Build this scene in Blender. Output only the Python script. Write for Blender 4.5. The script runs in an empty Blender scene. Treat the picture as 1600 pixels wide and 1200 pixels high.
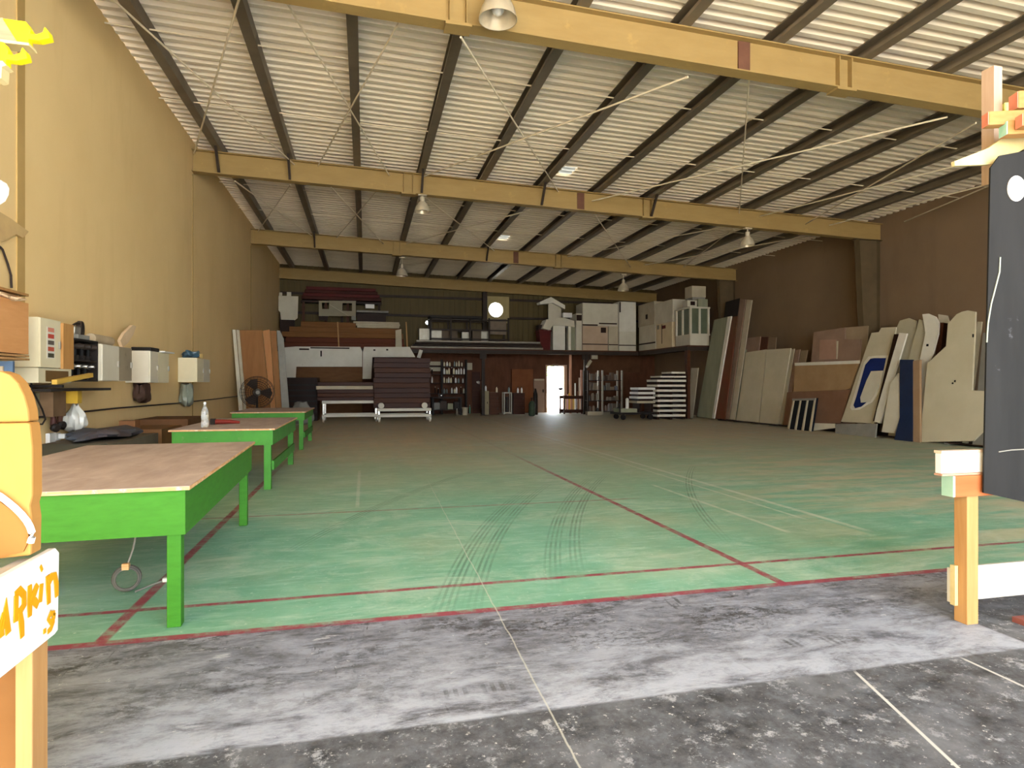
import bpy, math, random
from mathutils import Vector
random.seed(7)
COL = bpy.context.scene.collection
# ---------------------------------------------------------------- camera frame
F = 959.0; H = 1.35; TH = math.atan(230/959.0); C_, S_ = math.cos(TH), math.sin(TH)
def ray(px, py):
    t = (px-800)/F; s = (600-py)/F
    return Vector((C_*t+S_, C_-S_*t, s))
EYE = Vector((0, 0, H))
def atY(px, py, Y): d = ray(px, py); return EYE+d*(Y/d.y)
def atX(px, py, X): d = ray(px, py); return EYE+d*(X/d.x)
def atZ(px, py, z): d = ray(px, py); return EYE+d*((z-H)/d.z)
def atPl(px, py, P, n):
    d = ray(px, py); n = Vector(n); return EYE+d*((Vector(P)-EYE).dot(n)/d.dot(n))
WL, WR, YB, YF = -3.56, 14.0, 28.0, -5.0   # left, right, back wall, front wall (unseen, set back to even the light)
RY = [7.45, 14.25, 21.1, 27.75]         # roof beams
def ztop(x): return 6.21-0.0294*x       # beam top
# ---------------------------------------------------------------- mesh builder
ORG = {}
class MB:
    def __init__(s): s.v = []; s.f = []
    def add(s, vs, fs):
        b = len(s.v); s.v += [Vector(v) for v in vs]; s.f += [[i+b for i in f] for f in fs]; return s
    def hexa(s, p): return s.add(p, [(0,3,2,1),(4,5,6,7),(0,1,5,4),(1,2,6,5),(2,3,7,6),(3,0,4,7)])
    def box(s, x0, x1, y0, y1, z0, z1):
        return s.hexa([(x0,y0,z0),(x1,y0,z0),(x1,y1,z0),(x0,y1,z0),(x0,y0,z1),(x1,y0,z1),(x1,y1,z1),(x0,y1,z1)])
    def obox(s, c, a, b, d):
        c, a, b, d = map(Vector, (c, a, b, d))
        return s.hexa([c-a-b-d, c+a-b-d, c+a+b-d, c-a+b-d, c-a-b+d, c+a-b+d, c+a+b+d, c-a+b+d])
    def bar(s, p0, p1, w, h, up=(0,0,1)):
        p0, p1 = Vector(p0), Vector(p1); d = (p1-p0)/2; u = Vector(up)
        sd = d.cross(u); sd = sd.normalized() if sd.length > 1e-6 else Vector((1,0,0))
        u = sd.cross(d).normalized()
        return s.obox((p0+p1)/2, d, sd*w/2, u*h/2)
    def prism(s, pts, off):
        pts = [Vector(p) for p in pts]; off = Vector(off); n = len(pts)
        nn = Vector()
        for i in range(n):
            a, b = pts[i], pts[(i+1) % n]; nn += a.cross(b)
        if nn.dot(off) > 0: pts = pts[::-1]
        fs = [tuple(range(n)), tuple(range(2*n-1, n-1, -1))]
        fs += [(i, i+n, (i+1) % n+n, (i+1) % n) for i in range(n)]
        return s.add(pts+[p+off for p in pts], fs)
    def tube(s, pts, r, n=8, caps=True):
        pts = [Vector(p) for p in pts]; m = len(pts); rs = r if isinstance(r, (list, tuple)) else [r]*m
        vs = []; ref = None
        for i, p in enumerate(pts):
            t = (pts[min(i+1, m-1)]-pts[max(i-1, 0)]).normalized()
            if ref is None:
                ref = Vector((0,0,1)) if abs(t.z) < .9 else Vector((1,0,0))
            a = t.cross(ref)
            if a.length < 1e-5: a = t.cross(Vector((1,0,0.3)))
            a.normalize(); b = t.cross(a)
            for k in range(n):
                an = 2*math.pi*k/n; vs.append(p+a*math.cos(an)*rs[i]+b*math.sin(an)*rs[i])
        fs = []
        for i in range(m-1):
            for k in range(n):
                k2 = (k+1) % n; fs.append((i*n+k, i*n+k2, (i+1)*n+k2, (i+1)*n+k))
        if caps: fs += [tuple(range(n-1, -1, -1)), tuple(range((m-1)*n, m*n))]
        return s.add(vs, fs)
    def lathe(s, prof, c, n=20, ax=None, caps=True):
        c = Vector(c); m = len(prof); vs = []
        if ax is None: X, Y, Z = Vector((1,0,0)), Vector((0,1,0)), Vector((0,0,1))
        else:
            Z = Vector(ax).normalized(); X = Z.orthogonal().normalized(); Y = Z.cross(X)
        for r, z in prof:
            for k in range(n):
                an = 2*math.pi*k/n; vs.append(c+X*(r*math.cos(an))+Y*(r*math.sin(an))+Z*z)
        fs = []
        for i in range(m-1):
            for k in range(n):
                k2 = (k+1) % n; fs.append((i*n+k, i*n+k2, (i+1)*n+k2, (i+1)*n+k))
        if caps: fs += [tuple(range(n-1, -1, -1)), tuple(range((m-1)*n, m*n))]
        return s.add(vs, fs)
    def torus(s, c, R, r, ax=(0,0,1), n=28, m=8):
        Z = Vector(ax).normalized(); X = Z.orthogonal().normalized(); Y = Z.cross(X); c = Vector(c); vs = []; fs = []
        for i in range(n):
            a = 2*math.pi*i/n; d = X*math.cos(a)+Y*math.sin(a)
            for k in range(m):
                b = 2*math.pi*k/m; vs.append(c+d*(R+r*math.cos(b))+Z*(r*math.sin(b)))
        for i in range(n):
            for k in range(m):
                fs.append((i*m+k, ((i+1) % n)*m+k, ((i+1) % n)*m+(k+1) % m, i*m+(k+1) % m))
        return s.add(vs, fs)
    def ball(s, c, r, n=14, sq=1.0):
        k = 8; return s.lathe([(max(1e-4, r*math.sin(math.pi*i/k)), -r*sq*math.cos(math.pi*i/k)) for i in range(k+1)], c, n)
    def sack(s, c, w, d, h, seed, neck=.25):
        """crumpled hanging bag: lathe with folds"""
        rng = random.Random(seed); n = 22; m = 11; vs = []; fs = []; c = Vector(c)
        ph = [rng.uniform(0, 6.3) for _ in range(4)]
        for i in range(m):
            q = i/(m-1); e = max(0., min(1., (q-.5)/.5)); prof = min(1, .45+(q/.14)**.6*.55)*(1-(1-neck)*e*e*(3-2*e))
            for k in range(n):
                a = 2*math.pi*k/n
                f = 1+.13*math.sin(5*a+ph[0]+q*3)+.09*math.sin(9*a+ph[1]-q*5)
                vs.append(c+Vector((math.cos(a)*w/2*prof*f, math.sin(a)*d/2*prof*f, h*q+.02*math.sin(3*a+ph[2]))))
        for i in range(m-1):
            for k in range(n):
                k2 = (k+1) % n; fs.append((i*n+k, i*n+k2, (i+1)*n+k2, (i+1)*n+k))
        fs += [tuple(range(n-1, -1, -1)), tuple(range((m-1)*n, m*n))]
        return s.add(vs, fs)
    def build(s, name, mat, parent=None, smooth=False, bevel=0):
        if parent is None:
            lo = [min(v[i] for v in s.v) for i in range(3)]; hi = [max(v[i] for v in s.v) for i in range(3)]
            o = Vector(((lo[0]+hi[0])/2, (lo[1]+hi[1])/2, lo[2]))
        else: o = ORG[parent.name]
        me = bpy.data.meshes.new(name); me.from_pydata([v-o for v in s.v], [], s.f); me.update()
        if smooth:
            for p in me.polygons: p.use_smooth = True
            try: me.set_sharp_from_angle(angle=math.radians(38))
            except Exception: pass
        ob = bpy.data.objects.new(name, me); COL.objects.link(ob); me.materials.append(mat)
        if parent is None: ob.location = o
        else: ob.parent = parent
        ORG[ob.name] = o
        if bevel:
            b = ob.modifiers.new('bevel', 'BEVEL'); b.width = bevel; b.segments = 2; b.limit_method = 'ANGLE'
        return ob
def tag(o, label, cat, group=None):
    o['label'] = label; o['category'] = cat
    if group: o['group'] = group
    return o
def thing(name, label, cat, loc, group=None, rz=0, local=False):
    o = bpy.data.objects.new(name, None); COL.objects.link(o); o.location = loc; o.rotation_euler.z = rz
    o.empty_display_size = .1; ORG[o.name] = Vector((0,0,0)) if local else Vector(loc)
    return tag(o, label, cat, group)
def struct(mb, name, mat, **k):
    o = mb.build(name, mat, **k); o['kind'] = 'structure'; return o
def dup(root, loc, rz=None):
    r = root.copy(); COL.objects.link(r); r.location = loc
    if rz is not None: r.rotation_euler.z = rz
    for ch in list(root.children):
        c = ch.copy(); COL.objects.link(c); c.parent = r
        for g in list(ch.children):
            d = g.copy(); COL.objects.link(d); d.parent = c
    return r
ORD = ['first','second','third','fourth','fifth','sixth','seventh','eighth','ninth','tenth','eleventh','twelfth','thirteenth','fourteenth']
# ---------------------------------------------------------------- materials
def lin(h):
    h = h.lstrip('#'); r = []
    for i in (0, 2, 4):
        c = int(h[i:i+2], 16)/255; r.append(c/12.92 if c <= .04045 else ((c+.055)/1.055)**2.4)
    return (*r, 1)
class NT:
    def __init__(s, name):
        s.m = bpy.data.materials.new(name); s.m.use_nodes = True; s.t = s.m.node_tree; s.t.nodes.clear()
        s.out = s.t.nodes.new('ShaderNodeOutputMaterial'); s.b = s.t.nodes.new('ShaderNodeBsdfPrincipled')
        s.t.links.new(s.b.outputs[0], s.out.inputs[0]); s.co = s.t.nodes.new('ShaderNodeTexCoord')
        s.P = s.co.outputs['Object']
    def n(s, ty, **k):
        x = s.t.nodes.new(ty)
        for a, b in k.items(): setattr(x, a, b)
        return x
    def put(s, sock, v):
        if hasattr(v, 'is_output') or isinstance(v, bpy.types.NodeSocket): s.t.links.new(v, sock)
        else: sock.default_value = v
    def math(s, op, a, b=0., c=0., clamp=False):
        x = s.n('ShaderNodeMath', operation=op, use_clamp=clamp)
        s.put(x.inputs[0], a); s.put(x.inputs[1], b)
        if op in ('MULTIPLY_ADD',): s.put(x.inputs[2], c)
        return x.outputs[0]
    def map(s, v, a, b, c=0., d=1.):
        x = s.n('ShaderNodeMapRange'); x.clamp = True
        s.put(x.inputs[0], v)
        for i, q in enumerate((a, b, c, d)): s.put(x.inputs[i+1], q)
        return x.outputs[0]
    def noise(s, scale, detail=4, rough=.55, vec=None, dist=0):
        x = s.n('ShaderNodeTexNoise'); s.put(x.inputs['Vector'], vec or s.P)
        x.inputs['Scale'].default_value = scale; x.inputs['Detail'].default_value = detail
        x.inputs['Roughness'].default_value = rough; x.inputs['Distortion'].default_value = dist
        return x.outputs['Fac']
    def scaled(s, sx, sy, sz):
        x = s.n('ShaderNodeMapping'); s.put(x.inputs[0], s.P); x.inputs['Scale'].default_value = (sx, sy, sz); return x.outputs[0]
    def mix(s, f, a, b):
        x = s.n('ShaderNodeMix', data_type='RGBA'); s.put(x.inputs[0], f); s.put(x.inputs[6], a); s.put(x.inputs[7], b); return x.outputs[2]
    def xyz(s):
        x = s.n('ShaderNodeSeparateXYZ'); s.put(x.inputs[0], s.P); return x.outputs
    def bump(s, hgt, st, dist=.01):
        x = s.n('ShaderNodeBump'); x.inputs['Strength'].default_value = st; x.inputs['Distance'].default_value = dist
        s.put(x.inputs['Height'], hgt); s.t.links.new(x.outputs[0], s.b.inputs['Normal'])
    def band(s, v, c, w, soft): return s.map(s.math('ABSOLUTE', s.math('SUBTRACT', v, c)), w, w+soft, 1., 0.)
    def fin(s, col, rough=.6, metal=0.):
        s.put(s.b.inputs['Base Color'], col); s.put(s.b.inputs['Roughness'], rough); s.b.inputs['Metallic'].default_value = metal
        return s.m
_M = {}
def M(c1, c2=None, scale=3, rough=.6, metal=0, grain=None, bump=0, dirt=None):
    """c1/c2 mottled; grain=(sx,sy,sz) streak scaling; dirt=(colour, amount)"""
    key = (c1, c2, scale, rough, metal, grain, bump, dirt)
    if key in _M: return _M[key]
    t = NT('surface_'+c1.strip('#')); v = t.scaled(*grain) if grain else t.P
    a = t.noise(scale, 5, .6, v)
    c2 = c2 or c1
    col = t.mix(t.map(a, .3, .7), lin(c1), lin(c2))
    if dirt: col = t.mix(t.map(t.noise(scale*2.3, 7, .65), .62-dirt[1], .75, 0, .85), col, lin(dirt[0]))
    if bump: t.bump(a, bump)
    if rough >= .45 and not metal: t.b.inputs['Specular IOR Level'].default_value = .12
    t.fin(col, rough, metal); _M[key] = t.m; return t.m
def emis(c, st):
    t = NT('glow'); t.b.inputs['Emission Color'].default_value = lin(c); t.b.inputs['Emission Strength'].default_value = st
    return t.fin(lin(c))
WOODX = (1, 14, 14); WOODY = (14, 1, 14); WOODZ = (14, 14, 1)
def floor_mat():
    t = NT('painted_concrete'); x, y, z = t.xyz()
    n1 = t.noise(.55, 6, .6); n2 = t.noise(3.2, 8, .65); n3 = t.noise(22, 6, .7)
    st = t.noise(2.2, 12, .8, t.scaled(.9, 2.2, 1), .3); st2 = t.noise(5, 9, .74, t.scaled(.6, 2.8, 1))
    sy = t.noise(1.1, 7, .6, t.scaled(4, .35, 1))
    # bare scuffed concrete by the doorway
    lite = t.mix(t.map(st, .38, .58), lin('#575a64'), lin('#8b91a0'))
    lite = t.mix(t.map(st2, .55, .62, 0, .6), lite, lin('#48484d'))
    lite = t.mix(t.map(t.noise(2.1, 10, .78, t.scaled(1, 2., 1), .6), .6, .66, 0, .85), lite, lin('#2a2a2e'))
    lite = t.mix(t.map(t.noise(4.2, 8, .7, t.scaled(.8, 2.2, 2)), .62, .66, 0, .7), lite, lin('#aeb3be'))
    for cx, cy, wx, wy in ((.38, 2.67, .06, .035), (.58, 2.675, .07, .04), (2.17, 2.77, .05, .05), (2.4, 2.75, .05, .05), (2.66, 2.63, .05, .015), (1.25, 3.05, .3, .12), (.9, 3.3, .35, .1), (2.0, 3.1, .25, .15), (-.55, 2.95, .25, .08)):
        m_ = t.math('MULTIPLY', t.band(x, cx, wx*.7, wx*.5), t.band(y, cy, wy*.7, wy*.6))
        tex = t.map(t.math('SINE', t.math('MULTIPLY', x, 150.)), -.2, .3) if wx < .1 else t.map(t.noise(16, 8, .8, t.scaled(1, 1.6, 1)), .5, .56)
        lite = t.mix(t.math('MULTIPLY', t.math('MULTIPLY', m_, tex), .8), lite, lin('#2c2c2f'))
    edge = t.map(y, 2.45, 3.2, .75, 0.)
    fin_ = t.noise(11, 10, .8, t.scaled(1, 1.5, 1))
    patch = t.math('MULTIPLY', t.map(t.noise(1.7, 8, .7, t.scaled(1, 2., 1), .4), .46, .6), t.map(fin_, .47, .53))
    lite = t.mix(t.math('MULTIPLY', patch, .85), lite, lin('#343438'))
    scr = t.math('MULTIPLY', t.map(t.noise(2.2, 6, .7), .5, .6), t.map(t.noise(9, 6, .7, t.scaled(3, .5, 1), .5), .6, .64))
    lite = t.mix(t.math('MULTIPLY', scr, .7), lite, lin('#2a2a2d'))
    lite = t.mix(t.map(t.noise(17, 8, .8), .62, .66, 0, .8), lite, lin('#cfd0d4'))
    lite = t.mix(t.math('MULTIPLY', edge, t.map(st, .4, .55)), lite, lin('#a8b0be'))
    dark = t.mix(t.map(t.noise(5, 10, .8), .38, .62), lin('#2b2d32'), lin('#62666e'))
    dark = t.mix(t.map(t.noise(8, 10, .8), .55, .62, 0, .8), dark, lin('#a0a4ab'))
    dark = t.mix(t.map(t.noise(30, 7, .8), .6, .64, 0, .8), dark, lin('#d0d2d2'))
    dark = t.mix(t.map(t.noise(1.7, 5, .6), .52, .72, 0, .75), dark, lin('#777b82'))
    # green paint under dust
    gr = t.mix(t.map(n2, .3, .7), lin('#54967c'), lin('#78b098'))
    gr = t.mix(t.map(st2, .5, .66, 0, .6), gr, lin('#93bfae'))
    gr = t.mix(t.map(n3, .6, .7, 0, .5), gr, lin('#c8d8cc'))
    dustc = t.mix(t.map(n2, .3, .7), lin('#b8a98c'), lin('#cdbfa2'))
    far = t.map(t.math('ADD', y, t.math('MULTIPLY', t.math('SUBTRACT', n1, .5), 7.)), 6.0, 14.5, .05, 1.)
    right = t.math('MULTIPLY', t.map(x, 2.5, 6.5, 0., .8), t.map(t.noise(1.0, 7, .62, t.scaled(.6, 3, 1)), .4, .58))
    left = t.map(x, -1.0, -3.2, 0., .5)
    cloud = t.map(n1, .45, .75, 0., .5)
    dust = t.math('MAXIMUM', t.math('MAXIMUM', far, right), t.math('MAXIMUM', cloud, left), clamp=True)
    dust = t.math('MULTIPLY', dust, t.map(sy, .25, .6, .78, 1.0))
    clean = t.math('MULTIPLY', t.band(x, 5.0, .55, .05), t.band(y, 4.95, .4, .05))
    dust = t.math('MULTIPLY', dust, t.math('SUBTRACT', 1., t.math('MULTIPLY', clean, .8)))
    gcol = t.mix(dust, gr, dustc)
    gcol = t.mix(t.map(t.noise(.9, 10, .76, t.scaled(1.1, 2.2, 1), .8), .5, .66, 0, .5), gcol, lin('#bccabb'))
    # tyre marks
    yy = t.math('SUBTRACT', y, 4.27); cv = t.math('ADD', t.math('MULTIPLY', yy, .29), t.math('MULTIPLY', t.math('MULTIPLY', yy, yy), .04))
    rr = t.math('SUBTRACT', x, cv)
    for c0, yc in ((1.33, 6.2), (1.52, 6.4), (.62, 5.6), (.80, 5.8), (-.9, 7.4), (2.9, 7.0)):
        w = t.math('MULTIPLY', t.band(rr, c0, .055, .03), t.map(t.math('SINE', t.math('MULTIPLY', rr, 150.)), -.3, .5))
        w = t.math('MULTIPLY', w, t.math('MULTIPLY', t.map(n2, .35, .6, .1, .55), t.band(y, yc, 1.3, 1.1)))
        gcol = t.mix(w, gcol, lin('#3f5548'))
    wear = t.map(t.noise(7, 9, .75), .36, .54, .3, .95)
    red = lin('#8b3347')
    def line(col, v, c, w, a, b=None, stren=1.):
        m = t.math('MULTIPLY', t.band(v, c, w, .012), wear)
        if stren != 1: m = t.math('MULTIPLY', m, stren)
        if b is not None: m = t.math('MULTIPLY', m, b)
        return t.mix(m, col, a)
    yfade = t.map(y, 8.5, 11.5, 1., .15)
    gcol = line(gcol, x, 2.755, .027, red, yfade)
    gcol = line(gcol, x, -1.345, .026, red, yfade)
    gcol = line(gcol, y, 4.085, .019, red)
    gcol = line(gcol, y, 6.7, .02, red, t.map(x, 3., 3.2, 1., 0.), .6)
    gcol = line(gcol, x, 4.5, .03, lin('#c9cbc0'), t.map(y, 4.6, 5., 0., .7))
    gcol = line(gcol, x, 4.28, .015, lin('#c9cbc0'), t.map(y, 5.2, 5.4, 0., .6))
    gcol = line(gcol, x, 3.75, .02, lin('#c9cbc0'), t.math('MULTIPLY', t.band(y, 6.2, 1.3, .1), .6))
    gcol = line(gcol, x, -.08, .014, lin('#c9cbc0'), t.math('MULTIPLY', t.band(y, 8.4, 1.4, .1), .5))
    # compose
    inner = t.map(t.math('ADD', y, t.math('MULTIPLY', t.math('SUBTRACT', t.noise(14, 4), .5), .05)), 3.58, 3.6)
    base = t.mix(inner, lite, gcol)
    base = t.mix(t.math('MULTIPLY', t.band(y, 3.6, .027, .012), wear), base, red)
    ed = t.math('ADD', y, t.math('MULTIPLY', t.math('SUBTRACT', t.noise(6, 6), .5), .03))
    isd = t.math('MAXIMUM', t.map(ed, 2.43, 2.45, 1., 0.), t.math('MULTIPLY', t.map(x, 3.34, 3.36), t.map(y, 3.0, 3.15, 1., 0.)), clamp=True)
    isd = t.math('MULTIPLY', isd, t.map(y, 3.45, 3.55, 1., 0.))
    base = t.mix(isd, base, dark)
    crack = t.math('ADD', t.math('MULTIPLY', t.math('SUBTRACT', t.noise(3, 5), .5), .03), t.math('ADD', x, t.math('MULTIPLY', y, -.018)))
    base = t.mix(t.math('MULTIPLY', t.band(crack, .70, .0025, .003), t.map(y, 7.6, 9., .6, 0.)), base, lin('#b9bab0'))
    jw = t.map(y, 2.4, 2.44, 1., 0.)
    base = t.mix(t.math('MULTIPLY', t.band(t.math('ADD', x, t.math('MULTIPLY', y, -.3)), 1.51, .006, .004), jw), base, lin('#b4b6b4'))
    base = t.mix(t.math('MULTIPLY', t.band(x, 2.86, .006, .004), jw), base, lin('#b4b6b4'))
    t.bump(t.math('ADD', n3, n2), .12, .004)
    return t.fin(base, t.map(n2, .3, .7, .5, .75))
def plaster(c1, c2, c3):
    t = NT('plaster'); a = t.noise(.5, 6, .6); b = t.noise(60, 3, .6); c = t.noise(1, 6, .65, t.scaled(1.5, 1.5, .3))
    col = t.mix(t.map(a, .3, .7), lin(c1), lin(c2)); col = t.mix(t.map(c, .55, .75, 0, .35), col, lin(c3))
    t.bump(b, .25, .006); return t.fin(col, .85)
MAT_FLOOR = floor_mat()
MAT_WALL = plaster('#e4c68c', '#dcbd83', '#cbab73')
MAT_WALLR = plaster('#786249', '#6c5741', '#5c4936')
MAT_CLAD = M('#5a4d2f', '#4f4429', 1.2, .55, 0, (6, 6, .4))
MAT_REDWALL = M('#5f3d2b', '#4f3222', 1.4, .7, 0, (3, 3, 1))
MAT_ROOF = M('#e6dac4', '#d3c6af', .8, .45, 0, (.4, 5, 1))
MAT_BEAM = M('#988052', '#8e764a', 1.5, .5, 0, (1, 4, 4), 0, ('#a78a54', .02))
MAT_PURLIN = M('#766b5a', '#63594a', 2, .5, .3)
MAT_ROD = M('#d8cab0', '#c5b79c', 5, .5)
MAT_GREEN = M('#3b7824', '#346c1f', 4, .5, 0, (2, 2, 8), 0, ('#7fb45e', -.05))
MAT_GREEN2 = M('#4a8c3a', '#427c34', 4, .6, 0, None, 0, ('#7d7f62', .03))
MAT_TOP = M('#b5a69e', '#9b8b83', 1.6, .65, 0, (4, 1, 1), 0, ('#c2b6ae', .04))
MAT_PLYEDGE = M('#d8b183', '#b3804f', 9, .7, 0, (1, 1, 9), 0, ('#efe6d4', .06))
MAT_WHITE = M('#d6d2c4', '#c9c4b4', 2, .5, 0, None, 0, ('#a89f8a', -.02))
MAT_WHITE2 = M('#c9c3b0', '#b8b19c', 1.6, .55)
MAT_DULLW = M('#b5ab94', '#a69b83', 2, .6)
MAT_TIMBER = M('#b08a5a', '#9c7447', 2, .6, 0, (10, 10, .8))
MAT_TIMBERX = M('#ab8352', '#996c3c', 2, .6, 0, (.8, 10, 10))
MAT_PLY = M('#8f653e', '#7d5530', 1.2, .65, 0, (6, 6, .6))
MAT_BROWN = M('#412317', '#341a10', 2, .45, 0, (.6, 8, 8))
MAT_BROWN2 = M('#50301f', '#422618', 2, .5, 0, (.6, 8, 8))
MAT_DBROWN = M('#2c1b13', '#23140d', 2, .5)
MAT_PLANK = M('#7a5430', '#694524', 1.5, .65, 0, (.6, 9, 9))
MAT_PLANKR = M('#5d2f1b', '#4f2715', 1.5, .6, 0, (.6, 9, 9))
MAT_STEEL = M('#3a302a', '#2e2722', 3, .5)
MAT_DARK = M('#2a2420', '#201b18', 4, .5)
MAT_BLACK = M('#252525', '#1e1e1e', 2.2, .7, 0, (5, 5, .6), 0, ('#55565a', -.06))
MAT_CHROME = M('#b9b6ae', '#a5a29b', 4, .25, .9)
MAT_GREY = M('#8a8880', '#77756d', 3, .6)
MAT_GALV = M('#a29c8e', '#8d8778', 4, .45, .5)
MAT_BLUE = M('#1d2c66', '#192553', 3, .45)
MAT_DBLUE = M('#1b2a48', '#15213a', 2, .4)
MAT_RED = M('#571a17', '#491512', 3, .5)
MAT_PINK = M('#8f7766', '#816958', 2, .65)
MAT_TAN = M('#9f8462', '#917553', 2, .65)
MAT_GREYGREEN = M('#8f9078', '#7f806a', 1.4, .6, 0, (3, 3, .6))
MAT_YELLOW = M('#e8d01c', '#dcc312', 5, .5)
MAT_CREAMY = M('#c0b283', '#b09f6e', 6, .7)
MAT_FOAM = M('#a67a42', '#9a6e37', 1.7, .75, 0, None, .15, ('#7d4e24', -.04))
MAT_BRIGHT = M('#dcdad4', '#cfccc4', 4, .35)
MAT_PLASTIC = M('#cfcdc4', '#bcbab0', 7, .35)
MAT_PAINT = M('#cf9414', '#b87e0c', 8, .5)
MAT_LAMP = M('#cbbfa6', '#b6aa92', 6, .3, .3)
# ---------------------------------------------------------------- setting
struct(MB().box(WL-.2, WR+.2, YF, YB+.25, -.2, 0), 'floor', MAT_FLOOR).location  # slab top at z=0
fl = bpy.data.objects['floor']; fl.data.transform(__import__('mathutils').Matrix.Translation(fl.location)); fl.location = (0, 0, 0)
struct(MB().box(-60, 60, -60, YF, -.3, -.01).box(-60, 60, YB+.25, 90, -.3, -.01).box(-60, WL-.2, YF, YB+.25, -.3, -.01).box(WR+.2, 60, YF, YB+.25, -.3, -.01),
       'ground', M('#b7b2a8', '#a8a399', .3, .8))
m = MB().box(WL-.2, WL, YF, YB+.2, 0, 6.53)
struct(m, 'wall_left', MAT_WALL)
m = MB().box(WL, WL+.012, 7.48, 7.63, 0, 6.3)
for yy in (14.25, 21.1): m.box(WL, WL+.008, yy-.02, yy+.03, 0, 5.8)
struct(m, 'trim_3', M('#b4965f', '#a88a55', 2, .8))
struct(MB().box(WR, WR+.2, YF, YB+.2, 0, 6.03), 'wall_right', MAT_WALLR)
OX0, OX1, OZ = -3.4, 8.5, 5.8
struct(MB().box(WL, OX0, YF-.2, YF, 0, 6.5).box(OX1, WR, YF-.2, YF, 0, 6.5).box(OX0, OX1, YF-.2, YF, OZ, 6.5), 'wall_front', MAT_WALL)  # unseen front wall; its opening is sized to steer daylight inside
# back wall: lower boarded part with the doorway, upper ribbed cladding with round opening
DX0, DX1 = atY(853, 600, YB).x, atY(882.5, 600, YB).x; DZ = 2.2
CO = atY(775, 484, YB); CR = .34; SQ = .62
c2 = atY(668, 504, YB); R2 = .085
rx = atY(800, 560, YB).x
m = MB().box(WL, DX0, YB, YB+.15, 0, 2.75).box(DX1, WR, YB, YB+.15, 0, 2.75).box(DX0, DX1, YB, YB+.15, DZ, 2.75)
struct(m, 'wall_back_lower', MAT_REDWALL)
def ring(mb, c, r, sq, y0, y1, n=40):
    vs = []; fs = []
    for k in range(n):
        a = 2*math.pi*k/n; ca, sa = math.cos(a), math.sin(a); q = sq/max(abs(ca), abs(sa))
        for (rr, y) in ((r, y0), (q, y0), (r, y1), (q, y1)): vs.append((c.x+ca*rr, y, c.z+sa*rr))
    for k in range(n):
        a = 4*k; b = 4*((k+1) % n)
        fs += [(a, a+1, b+1, b), (a+2, b+2, b+3, a+3), (a, b, b+2, a+2), (a+1, a+3, b+3, b+1)]
    return mb.add(vs, fs)
m = MB(); zt = 6.62
xs = [WL, c2.x-.2, c2.x+.2, CO.x-SQ, CO.x+SQ, WR]
m.box(xs[0], xs[1], YB, YB+.1, 2.75, zt); m.box(xs[2], xs[3], YB, YB+.1, 2.75, zt); m.box(xs[4], xs[5], YB, YB+.1, 2.75, zt)
for (a, b, c, s) in ((xs[1], xs[2], c2, .2), (xs[3], xs[4], CO, SQ)):
    m.box(a, b, YB, YB+.1, 2.75, c.z-s); m.box(a, b, YB, YB+.1, c.z+s, zt)
ring(m, c2, R2, .2, YB, YB+.1)
x = WL+.1
while x < WR-.1:
    if not (CO.x-SQ-.06 < x < CO.x+SQ+.06 or abs(x-c2.x) < .16): m.box(x-.03, x+.03, YB-.035, YB, 2.75, zt)
    x += .25
struct(m, 'wall_back', MAT_CLAD)
ring_o = MB(); ring(ring_o, CO, CR, SQ, YB-.02, YB+.12)
tag(ring_o.build('round_vent', M('#a39468', '#94865c', 3, .5)), 'square plate around the bright round opening high in the back wall', 'vent')
# roof: trapezoid sheet ribs run across, with three translucent sheets added to imitate glints
def roof_strip(mb, x0, x1, y0, y1):
    p = .21; y = y0; prof = []
    k0 = math.floor(y0/p)
    k = k0
    while k*p < y1:
        b = k*p
        for yy, zz in ((b, 0), (b+.085, 0), (b+.105, .085), (b+.19, .085)):
            if y0-.001 <= yy <= y1+.001: prof.append((yy, zz))
        k += 1
    vs = []; fs = []
    for yy, zz in prof:
        for xx in (x0, x1):
            vs.append((xx, yy, ztop(xx)+.2+zz))
    n = len(prof)
    for i in range(n-1): fs.append((2*i, 2*i+1, 2*i+3, 2*i+2))
    b = len(vs); vs += [(v[0], v[1], v[2]+.012) for v in vs]
    for i in range(n-1): fs.append((b+2*i, b+2*i+2, b+2*i+3, b+2*i+1))
    mb.add(vs, fs)
rf = MB(); sk = []
roof_strip(rf, WL-.2, 4.4, YF-.3, YB+.3); roof_strip(rf, 4.72, WR+.3, YF-.3, YB+.3)
gaps = [(13.3, 13.8), (14.8, 15.3), (19.9, 20.5)]
ycur = YF-.3
for a, b in gaps:
    roof_strip(rf, 4.4, 4.72, ycur, a); ycur = b
roof_strip(rf, 4.4, 4.72, ycur, YB+.3)
struct(rf, 'ceiling', MAT_ROOF)
tm = NT('skylight_sheet'); tr = tm.n('ShaderNodeBsdfTranslucent'); tr.inputs[0].default_value = (.3, .29, .26, 1); tm.t.links.new(tr.outputs[0], tm.out.inputs[0])
for i, (a, b) in enumerate(gaps):
    s = MB(); roof_strip(s, 4.36, 4.76, a-.15, b+.15)
    for v in s.v: v.z += .02
    tag(s.build('skylight_sheet', tm.m), ['bright roof skylight just before the middle beam', 'bright roof skylight just beyond the middle beam', 'bright roof skylight just before the third beam'][i], 'skylight', 'small roof skylights')
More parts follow.
